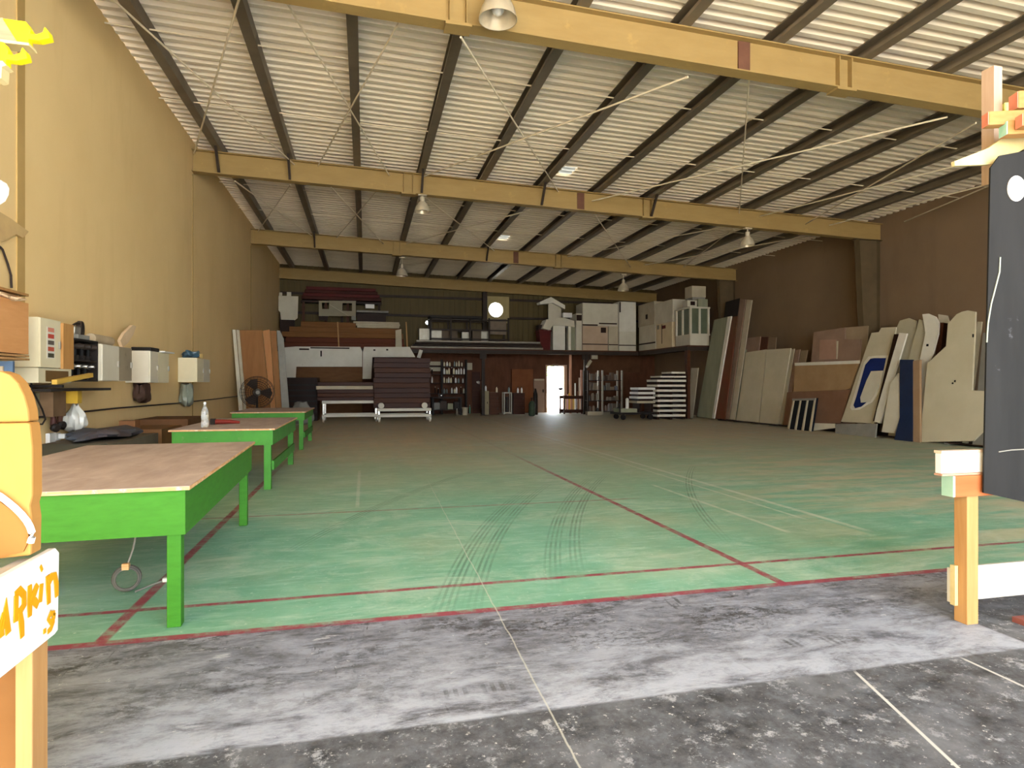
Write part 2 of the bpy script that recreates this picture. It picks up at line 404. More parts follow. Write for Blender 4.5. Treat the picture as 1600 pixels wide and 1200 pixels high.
# purlins
PX = [-3.0+1.43*i for i in range(13)]
p0 = None
for i, x in enumerate(PX):
    z = ztop(x)
    m = MB().box(-.035, .035, .1, YB+.2, 0, .018).box(-.012, .012, .1, YB+.2, .018, .182).box(-.035, .035, .1, YB+.2, .182, .2)
    m.box(.035-.012, .035, .1, YB+.2, .018, .04)
    m = MB()
    for v0, v1, w0, w1 in ((-.10, .05, 0, .016), (.034, .05, .016, .184), (-.10, .05, .184, .2), (-.10, -.085, .016, .05)):
        m.box(x+v0, x+v1, YF+.02, YB-.06, z+w0, z+w1)
    o = m.build('roof_purlin', MAT_PURLIN)
    tag(o, f'{ORD[i]} dark steel roof purlin counting from the left wall', 'purlin', 'dark roof purlins')
# rafters
def rafter(i, Y, label, splice, stiff, lugs):
    t = thing('roof_beam', label, 'beam', (5, Y, 5.4), 'painted steel roof beams')
    d = .47; xa, xb = WL+.01, WR-.02
    def slab(y0, y1, o0, o1, a=xa, b=xb):
        return MB().hexa([(a, y0, ztop(a)+o0), (b, y0, ztop(b)+o0), (b, y1, ztop(b)+o0), (a, y1, ztop(a)+o0),
                          (a, y0, ztop(a)+o1), (b, y0, ztop(b)+o1), (b, y1, ztop(b)+o1), (a, y1, ztop(a)+o1)])
    slab(Y-.008, Y+.008, -d+.018, -.02).build('web', MAT_BEAM, t)
    slab(Y-.10, Y+.10, -.02, -.002).build('top_flange', MAT_BEAM, t)
    slab(Y-.10, Y+.10, -d, -d+.018).build('bottom_flange', MAT_BEAM, t)
    for px in stiff:
        x = atY(px, 300, Y).x; z = ztop(x)
        s = MB().box(x-.11, x-.095, Y-.09, Y+.09, z-d+.018, z-.02).box(x+.095, x+.11, Y-.09, Y+.09, z-d+.018, z-.02)
        s.box(x-.16, x+.16, Y-.11, Y+.11, z-d-.03, z-d); s.build('stiffener_plate', MAT_BEAM, t)
    if splice:
        x = atY(splice, 300, Y).x; z = ztop(x)
        MB().box(x-.09, x+.09, Y-.03, Y-.0085, z-d+.03, z-.03).build('splice_plate', M('#6b4a3a', '#5a3d30', 4, .6), t)
    for px in lugs:                                                   # fly braces from purlin to bottom flange
        x = atY(px, 300, Y).x; xx = min(PX, key=lambda q: abs(q-x)); z = ztop(xx)
        MB().bar((xx-.02, Y-.42, z+.02), (xx-.02, Y-.09, z-d+.03), .05, .05).build('fly_brace', MAT_STEEL, t)
    return t
rafter(0, RY[0], 'nearest cream steel roof beam running across the top of the picture', 1161, (715, 1315), ())
rafter(1, RY[1], 'second cream roof beam, across the middle of the roof', 907, (638, 1010), (340, 450, 655, 870, 1030))
rafter(2, RY[2], 'third cream roof beam, with small hanging lamps under it', 806, (620, 872), (480, 760))
rafter(3, RY[3], 'farthest cream roof beam, against the back wall', 0, (), ())
# right-hand columns
for Y, lab in ((RY[1], 'tapered steel column against the right wall behind the leaning panels'), (RY[2], 'tapered steel column at the end of the storage platform on the right')):
    t = thing('wall_column', lab, 'column', (13.6, Y, 0))
    def tap(x0b, x0t, x1, y0, y1):
        zt_ = ztop(13.6)-.48
        return MB().hexa([(x0b, y0, 0), (x1, y0, 0), (x1, y1, 0), (x0b, y1, 0), (x0t, y0, zt_), (x1, y0, zt_), (x1, y1, zt_), (x0t, y1, zt_)])
    zt_ = ztop(13.6)-.48
    cm = M('#5d4f3a', '#504331', 2, .6)
    MB().hexa([(13.5, Y-.1, 0), (13.515, Y-.1, 0), (13.515, Y+.1, 0), (13.5, Y+.1, 0), (13.2, Y-.1, zt_), (13.215, Y-.1, zt_), (13.215, Y+.1, zt_), (13.2, Y+.1, zt_)]).build('inner_flange', cm, t)
    MB().box(13.86, 13.875, Y-.1, Y+.1, 0, zt_).build('outer_flange', cm, t)
    tap(13.515, 13.215, 13.86, Y-.008, Y+.008).build('web', cm, t)
    MB().box(13.1, 13.95, Y-.1, Y+.1, zt_, zt_+.018).build('cap_plate', cm, t)
# brace rods
def rods(lst, Ya, Yb, bay):
    lst = sorted(lst, key=lambda r: min(r[0], r[2]))
    for k, (a, b, c, d) in enumerate(lst):
        pa, pb = atY(a, b, Ya), atY(c, d, Yb)
        for p, o in ((pa, pb), (pb, pa)):
            if p.x > 13.9: p += (o-p)*((p.x-13.9)/(p.x-o.x))
            p.z = min(p.z, ztop(p.x)-.06)
        tag(MB().tube([pa, pb], .015, 6).build('brace_rod', MAT_ROD), f'{ORD[k]} thin diagonal brace rod from the left in the {bay} roof bay', 'rod', 'roof brace rods')
rods([(720,58,872,285), (1075,120,660,276), (62,-105,460,257), (385,-41,303,240), (425,-35,608,274), (632,20,497,258),
      (1480,183,925,314), (1600,232,1187,338), (1525,192,1259,350), (1750,235,1296,352), (1700,225,1390,356)], RY[0]+.05, RY[1]-.05, 'nearer')
rods([(830,328,635,380), (660,305,772,382), (930,336,985,417), (1140,353,887,390), (1330,357,1008,414), (1146,358,1068,417),
      (367,283,487,362), (517,292,599,381), (454,289,403,355), (589,298,526,366)], RY[1]+.05, RY[2]-.05, 'farther')
pa, pb = atY(1171, 118, RY[0]+.12), atY(1155, 333, RY[1]-.1)
tag(MB().tube([pa, (pa+pb)/2+Vector((0,0,-.02)), pb], .012, 6).build('cable', MAT_ROD), 'pale cable strung between the nearest and middle roof beams', 'cable')
# sag bars across purlins
for k, y in enumerate((9.6, 11.9, 16.5, 18.8)):
    xa, xb = WL+.05, PX[-1]
    tag(MB().tube([(xa, y, ztop(xa)+.05), (xb, y, ztop(xb)+.05)], .012, 6).build('tie_bar', MAT_ROD), f'{ORD[k]} slim tie bar through the roof purlins counting from the front', 'bar', 'roof tie bars')
# high bay lamps
def lamp(px, py_bot, dia, Y, label):
    p = atY(px, py_bot, Y); r = dia/2; zb = p.z; zt_ = ztop(p.x)-.47
    t = thing('high_bay_lamp', label, 'lamp', p, 'high bay lamps')
    MB().lathe([(r, 0), (r*.98, .03), (r*.86, r*.55), (r*.6, r*1.05), (r*.3, r*1.3), (r*.26, r*1.32), (r*.56, r*1.02), (r*.82, r*.53), (r*.95, .03), (r*.96, 0), (r, 0)], p, 24, None, False).build('shade', MAT_LAMP, t, True)
    MB().lathe([(r*.3, r*1.28), (r*.3, r*1.9), (r*.12, r*1.95), (.01, r*1.95)], p, 16).build('housing', MAT_LAMP, t, True)
    top = max(zt_-zb-.03, r*1.95+.02)
    MB().tube([p+Vector((0,0,r*1.93)), p+Vector((0,0,top))], .015, 8).build('stem', MAT_LAMP, t)
    MB().box(p.x-.1, p.x+.1, Y-.06, Y+.06, p.z+top-.005, p.z+top+.03).build('ceiling_plate', MAT_LAMP, t)
    MB().ball(p+Vector((0, 0, r*.55)), r*.33).build('bulb', MAT_BRIGHT, t, True)
lamp(778, 31, .46, RY[0]-.35, 'largest pale bell lamp hanging at the top of the picture on the nearest beam')
lamp(660, 331, .36, RY[1], 'bell lamp hanging under the middle beam on its left half')
lamp(1168, 384, .38, RY[1], 'bell lamp hanging under the middle beam on its right half')
lamp(628, 431, .40, RY[2]+.3, 'bell lamp hanging under the third beam on its left half')
lamp(974, 454, .42, RY[2]+.3, 'bell lamp hanging under the third beam on its right half')
# girts + back column on the back wall
for z, lab in ((5.27, 'upper dark rail across the ribbed back wall'), (4.43, 'lower dark rail across the ribbed back wall')):
    tag(MB().box(WL+.05, CO.x-SQ-.02, YB-.13, YB-.036, z-.05, z+.05).build('wall_rail', MAT_STEEL), lab+' left of the round opening', 'rail')
    tag(MB().box(CO.x+SQ+.02, WR-.05, YB-.13, YB-.036, z-.05, z+.05).build('wall_rail', MAT_STEEL), lab+' right of the round opening', 'rail')
# ---------------------------------------------------------------- storage platform
MZ = 2.86
m = MB().box(WL+.02, WR-.02, 26.0, YB-.04, MZ-.05, MZ).box(12.2, WR-.02, 21.6, 26.0, MZ-.05, MZ)
struct(m, 'mezzanine_floor', MAT_BROWN2)
m = MB().box(WL+.02, 12.2, 26.0, 26.08, MZ-.2, MZ-.05).box(12.2, 12.28, 21.6, 26.08, MZ-.2, MZ-.05).box(12.28, WR-.02, 21.6, 21.68, MZ-.2, MZ-.05)
struct(m, 'trim_1', MAT_STEEL)
for px, Y, lab in ((755, 26.04, 'dark steel post under the platform left of the bench cabinets'), (914.5, 26.04, 'dark steel post under the platform right of the doorway')):
    x = atY(px, 600, Y).x
    t = thing('steel_post', lab, 'post', (x, Y, 0)); w = .065
    MB().box(x-w, x+w, Y-.045, Y+.045, 0.012, MZ-.2).build('shaft', MAT_STEEL, t); MB().box(x-.13, x+.13, Y-.1, Y+.1, 0, .012).build('base_plate', MAT_STEEL, t)
    MB().box(x-.14, x+.14, Y-.03, Y+.03, MZ-.42, MZ-.2).build('bracket', MAT_STEEL, t)
p = Vector((12.24, 21.68, 0))
t = thing('steel_post', 'brown post under the platform beside the white pallets', 'post', (12.24, p.y, 0))
MB().box(12.18, 12.30, p.y-.1, p.y+.1, .012, MZ-.2).build('shaft', MAT_BROWN2, t); MB().box(12.1, 12.38, p.y-.15, p.y+.15, 0, .012).build('base_plate', MAT_STEEL, t)
xc = atY(757, 450, YB-.2).x
tag(MB().box(xc-.1, xc+.1, YB-.36, YB-.14, MZ, ztop(xc)-.48).build('steel_column', MAT_STEEL), 'dark steel column against the back wall left of the round opening', 'column')
def ybox(px0, px1, py0, py1, Y, dep):
    """box whose near face at depth Y covers the given picture area"""
    a, b = atY(px0, py1, Y), atY(px1, py0, Y); a2 = atY(px1, py1, Y)
    return (a.x, b.x, Y, Y+dep, a2.z, b.z)
def B(px0, px1, py0, py1, Y, dep, name, mat, label, cat, group=None, base=None, bevel=0):
    x0, x1, y0, y1, z0, z1 = ybox(px0, px1, py0, py1, Y, dep)
    if base is not None: z0 = base
    return tag(MB().box(x0, x1, y0, y1, z0, z1).build(name, mat, bevel=bevel), label, cat, group)
def ypoly(pts, Y, th, base=None, k=0):
    out = []
    for px, py in pts:
        p = atY(px, py, Y)
        if base is not None and p.z < base+.06: p.z = base
        p.y += k*(p.z-(base or 0)); out.append(p)
    return MB().prism(out, (0, th, 0))
# --- on the platform, left: planks, boards
for i, (a, b, c, d, Y, mt, lab) in enumerate((
    (442, 632, 536, 543, 26.1, MAT_PLANKR, 'lowest reddish plank of the timber stack on the platform at left'),
    (446, 631, 528, 535.6, 26.15, MAT_PLANKR, 'second plank up, reddish, in the timber stack on the platform at left'),
    (440, 630, 520, 527.6, 26.12, MAT_PLANK, 'third plank up in the timber stack on the platform at left'),
    (452, 628, 512, 519.6, 26.2, MAT_PLANK, 'fourth plank up in the timber stack on the platform at left'),
    (470, 556, 503, 511.6, 26.3, MAT_PLANK, 'short top plank of the timber stack on the platform at left'),
    (558, 624, 508.6, 511.6, 26.14, MAT_DULLW, 'lowest of three pale battens on top of the timber stack'),
    (556, 625, 504.6, 507.8, 26.18, MAT_DULLW, 'middle of three pale battens on top of the timber stack'),
    (552, 624, 500.4, 503.8, 26.22, MAT_DULLW, 'topmost of three pale battens on the timber stack'))):
    zz = [2.862, 3.04, 3.25, 3.465, 3.68, 3.68, 3.775, 3.87]; zt2 = [3.036, 3.245, 3.46, 3.675, 3.90, 3.77, 3.865, 3.95]
    x0, x1, y0, y1, _, _ = ybox(a, b, c, d, Y, .95 if i < 5 else .12)
    tag(MB().box(x0, x1, y0, y1, zz[i], zt2[i]).build('plank' if i < 5 else 'batten', mt, bevel=.012), lab, 'timber', 'stacked timber on the platform')
tag(ypoly([(618,516),(627,514),(628,543),(618,543)], 26.04, .045, MZ).build('offcut', MAT_DULLW), 'pale offcut standing against the end of the plank stack', 'board')
for px, lab in ((527.5, 'thin pale upright strip in front of the plank stack'), (634.5, 'thin pale upright strip at the right end of the plank stack')):
    p, q = atY(px, 503, 26.03), atY(px+2, 543, 26.03); q.z = MZ+.001
    tag(MB().bar(p, q, .05, .02, (0,1,0)).build('strip', MAT_TIMBER), lab, 'strip', 'upright strips by the plank stack')
t = thing('board', 'large pale square board standing at the left end of the platform', 'board', atY(446, 545, 27.2))
ypoly([(435,462),(466,463),(465,497),(455,504),(440,505),(438,488),(435,485)], 27.2, .05).build('face', MAT_WHITE2, t)
a, b = atY(436, 461, 27.2), atY(441, 457, 27.2); MB().box(a.x, b.x, 27.2, 27.25, a.z-.02, b.z).build('tab', MAT_WHITE2, t)
a, b = atY(448, 462, 27.2), atY(455, 456.5, 27.2); MB().box(a.x, b.x, 27.2, 27.25, a.z-.02, b.z).build('tab', MAT_WHITE2, t)
a, b = atY(438, 505, 27.2), atY(460, 500, 27.2); MB().box(a.x, b.x, 27.18, 27.3, MZ, b.z).build('support_block', MAT_DBROWN, t)
for k in range(4):
    x0, x1, y0, y1, z0, z1 = ybox(471+k*2.5, 596-k*3, 466-k*5, 471-k*5, 27.25, .5)
    tag(MB().box(x0, x1, y0, y1, z0+.005, z1-.005).build('board', MAT_RED if k % 2 else M('#47201a', '#3c1a14', 2, .6), bevel=.01), f'{["lowest","second","third","topmost"][k]} of four dark red boards stacked high against the back wall', 'board', 'dark red boards high on the platform')
a, b = atY(471, 471, 27.5), atY(596, 471, 27.5)
t = thing('rack_frame', 'dark timber frame on the platform holding up the red boards', 'frame', ((a.x+b.x)/2, 27.5, MZ))
zs = atY(540, 471, 27.3).z+.0
for x in (a.x+.1, (a.x+b.x)/2, b.x-.1): MB().box(x-.05, x+.05, 27.3, 27.4, MZ, zs-.08).build('leg', MAT_DBROWN, t)
MB().box(a.x, b.x, 27.27, 27.75, zs-.08, zs).build('shelf', MAT_DBROWN, t)
for k in range(3):
    MB().box(a.x+.06+k*.9, a.x+.16+k*.9, 27.26, 27.3, MZ, zs-.08).build('slat', MAT_BROWN2, t)
# grey panel with two openings
t = thing('panel', 'grey panel with two window openings standing on the plank stack', 'panel', atY(528, 503, 27.0))
def frame_panel(mb, px0, px1, py0, py1, holes, Y, th):
    xs_ = sorted({px0, px1, *[h[0] for h in holes], *[h[1] for h in holes]}); ys_ = sorted({py0, py1, *[h[2] for h in holes], *[h[3] for h in holes]})
    for i in range(len(xs_)-1):
        for j in range(len(ys_)-1):
            mx, my = (xs_[i]+xs_[i+1])/2, (ys_[j]+ys_[j+1])/2
            if any(h[0] < mx < h[1] and h[2] < my < h[3] for h in holes): continue
            x0, x1, y0, y1, z0, z1 = ybox(xs_[i], xs_[i+1], ys_[j], ys_[j+1], Y, th); mb.box(x0, x1, y0, y1, z0, z1)
    return mb
frame_panel(MB(), 498, 556, 470, 494, [(503, 514, 473, 483), (535, 550, 474, 486)], 26.9, .06).build('face', M('#908873', '#857d69', 2, .6), t)
MB().box(*ybox(549, 556, 494, 500.5, 26.9, .06)).build('foot', MAT_GREY, t); MB().box(*ybox(498, 512, 494, 500.5, 26.9, .06)).build('foot', MAT_DBROWN, t)
p0_, p1_ = atY(515, 476, 26.86), atY(545, 494, 26.86); MB().tube([p0_, p1_], .012, 6).build('cord', MAT_DULLW, t)
B(557, 607, 486, 489, 27.0, .3, 'board', MAT_GREY, 'thin grey board lying on the dark crates right of the windowed panel', 'board')
B(558, 603, 490, 500, 27.0, .25, 'crate', MAT_DBROWN, 'dark crate on the platform right of the windowed panel', 'crate', base=3.96)
B(571, 585, 475.5, 482, 27.2, .06, 'sign', MAT_BRIGHT, 'small bright white card below the red boards on the platform', 'card', base=None)  # white card added to stand in for a bright gap
# --- middle platform: steel frame, pipes
t = thing('storage_rack', 'dark welded steel rack frame standing on the platform below the round opening', 'frame', atY(734, 541, 26.6))
Y = 26.6
for px in (673, 704.6, 735, 764.5, 794.7):
    for yy in (Y, Y+.9):
        a = atY(px, 497, Y); MB().box(a.x-.035, a.x+.035, yy, yy+.07, MZ, a.z).build('leg', MAT_STEEL, t)
a, b = atY(672, 497, Y), atY(796, 497, Y)
for z in (a.z, a.z-.45, a.z-.85):
    for yy in (Y, Y+.9): MB().box(a.x, b.x, yy, yy+.06, z-.06, z).build('rail', MAT_STEEL, t)
a, b = atY(672, 495, Y), atY(752, 495, Y); MB().box(a.x, b.x, Y-.03, Y+.95, a.z-.03, a.z+.06).build('top_deck', MAT_DARK, t)
x0, x1, y0, y1, z0, z1 = ybox(766, 791, 499, 523, Y+.08, .03); MB().box(x0, x1, y0, y1, z0, z1).build('mesh_panel', M('#75685a', '#655a4e', 5, .6), t)
for k, (px0, px1, py, sh) in enumerate(((655, 690, 520, .3), (700, 715, 521, .25), (722, 733, 523, .25), (738, 752, 521, .22), (752, 763, 522, .2), (690, 700, 519, .3))):
    B(px0, px1, py-6+k % 3, 527, 27.0, sh, 'carton' if k % 2 else 'bundle', M('#6b5d4e', '#5c4f41', 3, .7) if k % 2 else MAT_GALV, ['long grey bundle at the left end inside the steel frame', 'brown carton second from the left inside the steel frame', 'grey bundle in the middle of the steel frame', 'brown carton right of the middle in the steel frame', 'small grey bundle below the round opening', 'small brown carton between bundles in the steel frame'][k], 'carton' if k % 2 else 'bundle', base=MZ+.001)
zz = [2.91, 2.91, 3.0, 3.0, 3.09, 3.09, 3.18]
for k in range(7):
    a = atY(642+k*1.5, 540, 26.15); b = atY(848-(k*7 % 13), 540, 26.15)
    yy = 26.12+.1*(k % 2)+.05*(k//2)
    tag(MB().tube([(a.x, yy, zz[k]), (b.x, yy, zz[k])], .046, 10).build('pipe', MAT_STEEL if k % 3 else MAT_GALV, smooth=True), f'{ORD[k]} long steel pipe from the bottom in the bundle along the platform edge', 'pipe', 'pipes along the platform edge')
p = atY(659, 558, 25.6)
# --- right platform: red bin, white playhouse parts and boxes
t = thing('storage_bin', 'dark red bin on the platform left of the white pieces', 'bin', atY(852, 543, 26.4))
x0, x1, y0, y1, z0, z1 = ybox(843, 861, 518, 543, 26.4, .6); MB().hexa([(x0+.05, y0, MZ), (x1-.05, y0, MZ), (x1-.05, y1, MZ), (x0+.05, y1, MZ), (x0, y0, z1), (x1, y0, z1), (x1, y1, z1), (x0, y1, z1)]).build('body', MAT_RED, t)
MB().box(x0-.03, x1+.03, y0-.03, y1+.03, z1, z1+.06).build('rim', MAT_RED, t); MB().box(x0, x0+.25, y0+.1, y1, z1+.06, z1+.3).build('contents', MAT_DBROWN, t)
t = thing('gabled_panel', 'tall white gabled piece highest on the platform left of the white boxes', 'panel', atY(866, 500, 27.1))
ypoly([(857,474),(866,473),(877,483),(877,499),(857,499)], 27.1, .1).build('body', MAT_WHITE2, t)
ypoly([(843,472),(861,464),(883,477),(883,483),(864,473),(857,474),(844,475)], 26.9, .5).build('roof', MAT_WHITE, t)
x0, x1, y0, y1, z0, z1 = ybox(857, 877, 499, 543, 27.1, .1); MB().box(x0, x1, y0, y1, MZ, z1).build('base', MAT_WHITE2, t)
t = thing('hooded_unit', 'white hooded unit standing in front of the gabled piece on the platform', 'unit', atY(878, 543, 26.3))
ypoly([(848,513),(854,499),(880,496),(897,501),(898,511),(890,509),(864,508),(859,516)], 26.2, .7).build('hood', MAT_WHITE2, t)
for a, b in ((864, 883), (888, 892)):
    x0, x1, y0, y1, z0, z1 = ybox(a, b, 508.5, 543, 26.35, .3); MB().box(x0, x1, y0, y1, MZ, z1).build('leg', MAT_WHITE, t)
x0, x1, y0, y1, z0, z1 = ybox(892, 899, 510, 543, 26.35, .4); MB().box(x0, x1, y0, y1, MZ, z1).build('side', MAT_GREYGREEN, t)
B(880, 894, 489, 496.3, 26.4, .2, 'reflector_plate', MAT_BRIGHT, 'bright white plate lying on the hooded unit', 'plate')  # white plate added to imitate a glint above the hood
def cab(px0, px1, py0, py1, label, mt, base, slot=None, vent=None, Y=26.25, dep=.9):
    x0, x1, y0, y1, z0, z1 = ybox(px0, px1, py0, py1, Y, dep); z0 = base if base is not None else z0
    t = thing('white_box', label, 'box', ((x0+x1)/2, (y0+y1)/2, z0), 'white boxes on the right platform')
    MB().box(x0+.01, x1-.01, y0, y1, z0, z1).build('body', mt, t, bevel=.01)
    if slot:
        for (a, b, c, d) in slot:
            q = ybox(a, b, c, d, Y-.012, .011); MB().box(*q).build('shadow_gap', MAT_DBROWN, t)  # dark strip on the face imitates the shade of a gap
    if vent:
        q = ybox(*vent, Y-.02, .019); MB().box(*q).build('vent', MAT_DBROWN, t)
    return z1
zA = cab(900, 909.6, 502, 543, 'narrow white box at the left end of the white boxes, with a dark square opening', MAT_WHITE2, MZ, None, None)
cab(900, 909.6, 490, 501.8, 'small white box with a dark square opening on the narrow white box', MAT_WHITE2, zA+.003, None, (901, 909, 492, 501))
z1 = cab(910, 950, 510, 543, 'lower pinkish box with a small square vent beside the white boxes', M('#b7a088', '#aa937b', 2, .6), MZ, [(910, 950, 537.5, 539)], (939, 947, 512, 520))
cab(910, 966, 475, 509.4, 'widest white box, stacked on the pinkish vented box', MAT_WHITE2, z1+.003, [(910, 934, 507, 509), (936, 964, 505, 507)])
cab(950.4, 966.4, 510, 543, 'plain narrow white box right of the pinkish vented box', MAT_DULLW, MZ, [(951, 966, 538, 539.5)])
z2 = cab(967, 994, 518.5, 543, 'lower white box in the inside corner of the platform', MAT_WHITE2, MZ, [(967, 994, 539, 540.5)])
cab(967, 994, 472, 518, 'tall white box stacked in the inside corner of the platform', MAT_WHITE, z2+.003, [(968, 970, 472, 488)])
# along the right wall: faces look across the hall
def xcab(px0, px1, py0, py1, label, mt, base, X=12.35, dep=1.0, marks=(), name='white_box', cat='box', group='white boxes on the right platform'):
    a, b = atX(px0, py1, X), atX(px1, py0, X); y0, y1 = sorted((a.y, b.y)); pt = atX((px0+px1)/2, py0, X); z1 = pt.z
    t = thing(name, label, cat, (X+dep/2, (y0+y1)/2, base), group)
    MB().box(X, X+dep, y0+.01, y1-.01, base, z1).build('body', mt, t, bevel=.01)
    for (c, d, e, f, mm, nm) in marks:
        p, q = atX(c, f, X), atX(d, e, X); MB().box(X-.012, X-.001, min(p.y, q.y), max(p.y, q.y), p.z, q.z).build(nm, mm, t)
    return z1
z1 = xcab(998, 1024, 509, 538, 'lower white box just right of the platform corner', MAT_WHITE2, MZ, marks=[(998, 1024, 536, 537.5, MAT_DBROWN, 'shadow_gap')])  # shade along the box foot is a dark strip, no real gap
xcab(997, 1022, 474, 508, 'upper white box with a dark label just right of the platform corner', MAT_DULLW, z1+.003, marks=[(1009, 1012, 491, 499, MAT_DBROWN, 'label_plate')])
z1 = xcab(1025, 1050, 505, 538, 'lower cream box with small red and grey labels on the right platform', M('#d0bd9b', '#c4b08c', 2, .6), MZ, marks=[(1035, 1040, 508, 514, MAT_RED, 'label_plate'), (1027, 1030, 508, 515, MAT_GREY, 'label_plate'), (1034, 1034.6, 507, 537, MAT_DBROWN, 'shadow_gap')])
xcab(1023, 1051, 471, 504, 'upper white box without labels left of the glazed case', MAT_WHITE2, z1+.003)
# glazed display case at the end of the platform
X = 12.35; y0 = 21.7; y1 = atX(1054, 536, X).y; x1 = atY(1110, 500, y0).x; zt_ = atX(1073, 480, X).z
t = thing('display_case', 'white framed case with dark greenish panes at the near end of the platform', 'case', ((X+x1)/2, (y0+y1)/2, MZ))
MB().box(X+.03, x1-.03, y0+.03, y1-.03, MZ, MZ+.45).build('base', MAT_WHITE2, t)
MB().box(X+.08, x1-.08, y0+.08, y1-.08, MZ+.45, zt_-.06).build('glass', M('#5d6450', '#525a47', 2, .25), t)
MB().box(X, x1, y0, y1, zt_-.06, zt_).build('top', MAT_WHITE2, t)
for (xx, yy) in ((X+.02, y0+.02), ((X+x1)/2-.04, y0+.02), (x1-.1, y0+.02), (X+.02, (y0+y1)/2), (X+.02, y1-.1)):
    MB().box(xx, xx+.08, yy, yy+.08, MZ+.45, zt_-.06).build('frame_post', MAT_WHITE2, t)
MB().box(X+.0, x1, y0, y0+.03, MZ+.40, MZ+.47).build('lower_rail', MAT_WHITE2, t)
def top(px0, px1, py0, Y, dep, base, label, mt, mark=None):
    a, b = atY(px0, py0, Y), atY(px1, py0, Y); t = thing('carton', label, 'box', ((a.x+b.x)/2, Y+dep/2, base))
    MB().box(a.x, b.x, Y, Y+dep, base, a.z).build('body', mt, t, bevel=.008)
    if mark: MB().box(*ybox(*mark, Y-.012, .011)).build('opening', MAT_DBROWN, t)
    return a.z
top(1074, 1089, 469, 21.8, .4, zt_+.002, 'white carton with a dark square opening on top of the glazed case', MAT_WHITE2, (1079, 1086, 471, 477))
top(1091, 1106, 467, 21.78, .4, zt_+.002, 'grey carton on the near end of the glazed case', MAT_GREYGREEN)
z_ = top(1082, 1102, 464, 22.25, .55, zt_+.002, 'grey carton at the back on top of the glazed case', MAT_GREY)
top(1081, 1103, 446.5, 22.24, .55, z_+.002, 'topmost pale carton above the glazed case', MAT_DULLW)
# ---------------------------------------------------------------- under the platform, left: white panels, brown stacks, trolleys
t = thing('cutout_panel', 'long white panel with slots hanging along the platform front at left', 'panel', atY(505, 592, 25.85))
ypoly([(443,543),(462,541.5),(563,542),(566,549),(565.8,573),(463,573),(462,590),(448,590)], 25.95, .049).build('face', MAT_WHITE, t)
for q in ((467.5, 483, 544.5, 547), (485, 546, 543.2, 545.2), (500.5, 503, 548, 557)): MB().box(*ybox(*q, 25.936, .013)).build('slot', MAT_DBROWN, t)
t = thing('cutout_panel', 'white panel with two small holes hanging right of the slotted panel', 'panel', atY(605, 592, 25.85))
ypoly([(567,550),(569,542),(640,542),(649,558),(582,558),(580,592),(566.5,592)], 25.95, .049).build('face', MAT_WHITE, t)
for cx, cy in ((585, 547), (605, 546.5)): MB().box(*ybox(cx-1.6, cx+1.6, cy-1.2, cy+1.2, 25.936, .013)).build('hole', MAT_DBROWN, t)
B(463, 566, 573.5, 596, 26.1, .05, 'board', M('#6f4d2d', '#5f3f24', 2, .6, 0, (1, 1, 5)), 'brown board below the slotted white panel', 'board', base=0)
t = thing('crate', 'dark brown ribbed crate behind the third green table', 'crate', atY(472, 640, 23.5))
x0, x1, y0, y1, z0, z1 = ybox(448, 496, 590, 655, 23.5, 1.2); MB().box(x0, x1, y0, y1, 0, z1).build('body', MAT_DBROWN, t)
for k in range(7): MB().box(x0+.02, x1-.02, y0-.02, y0, .1+k*(z1-.2)/7, .16+k*(z1-.2)/7).build('rib', MAT_DARK, t)
p = atZ(470, 654, 0)
tag(MB().sack((atY(471, 640, 21.5).x, 21.5, 0), .7, .5, .75, 3, .5).build('cloth_sack', MAT_GREY, smooth=True), 'grey cloth heap on the floor behind the third green table', 'sack')
def sheets(px0, px1, py0, py1, Y, dep, n, z0, lab, names, alt, light=()):
    x0, x1, y0, y1, _, _ = ybox(px0, px1, py0, py1, Y, dep); z1 = atY((px0+px1)/2, py0, Y).z; hh = (z1-z0)/n
    rng = random.Random(n)
    for k in range(n):
        dx = rng.uniform(-.03, .03); dy = rng.uniform(0, .05)
        o = MB().box(x0+dx, x1+dx, y0+dy, y1, z0+k*hh+.004, z0+(k+1)*hh-.004).build('panel_slab', alt[k % len(alt)] if k not in light else MAT_DULLW, bevel=.008)
        tag(o, f'{ORD[k]} brown slab from the bottom of {lab}', 'slab', names)
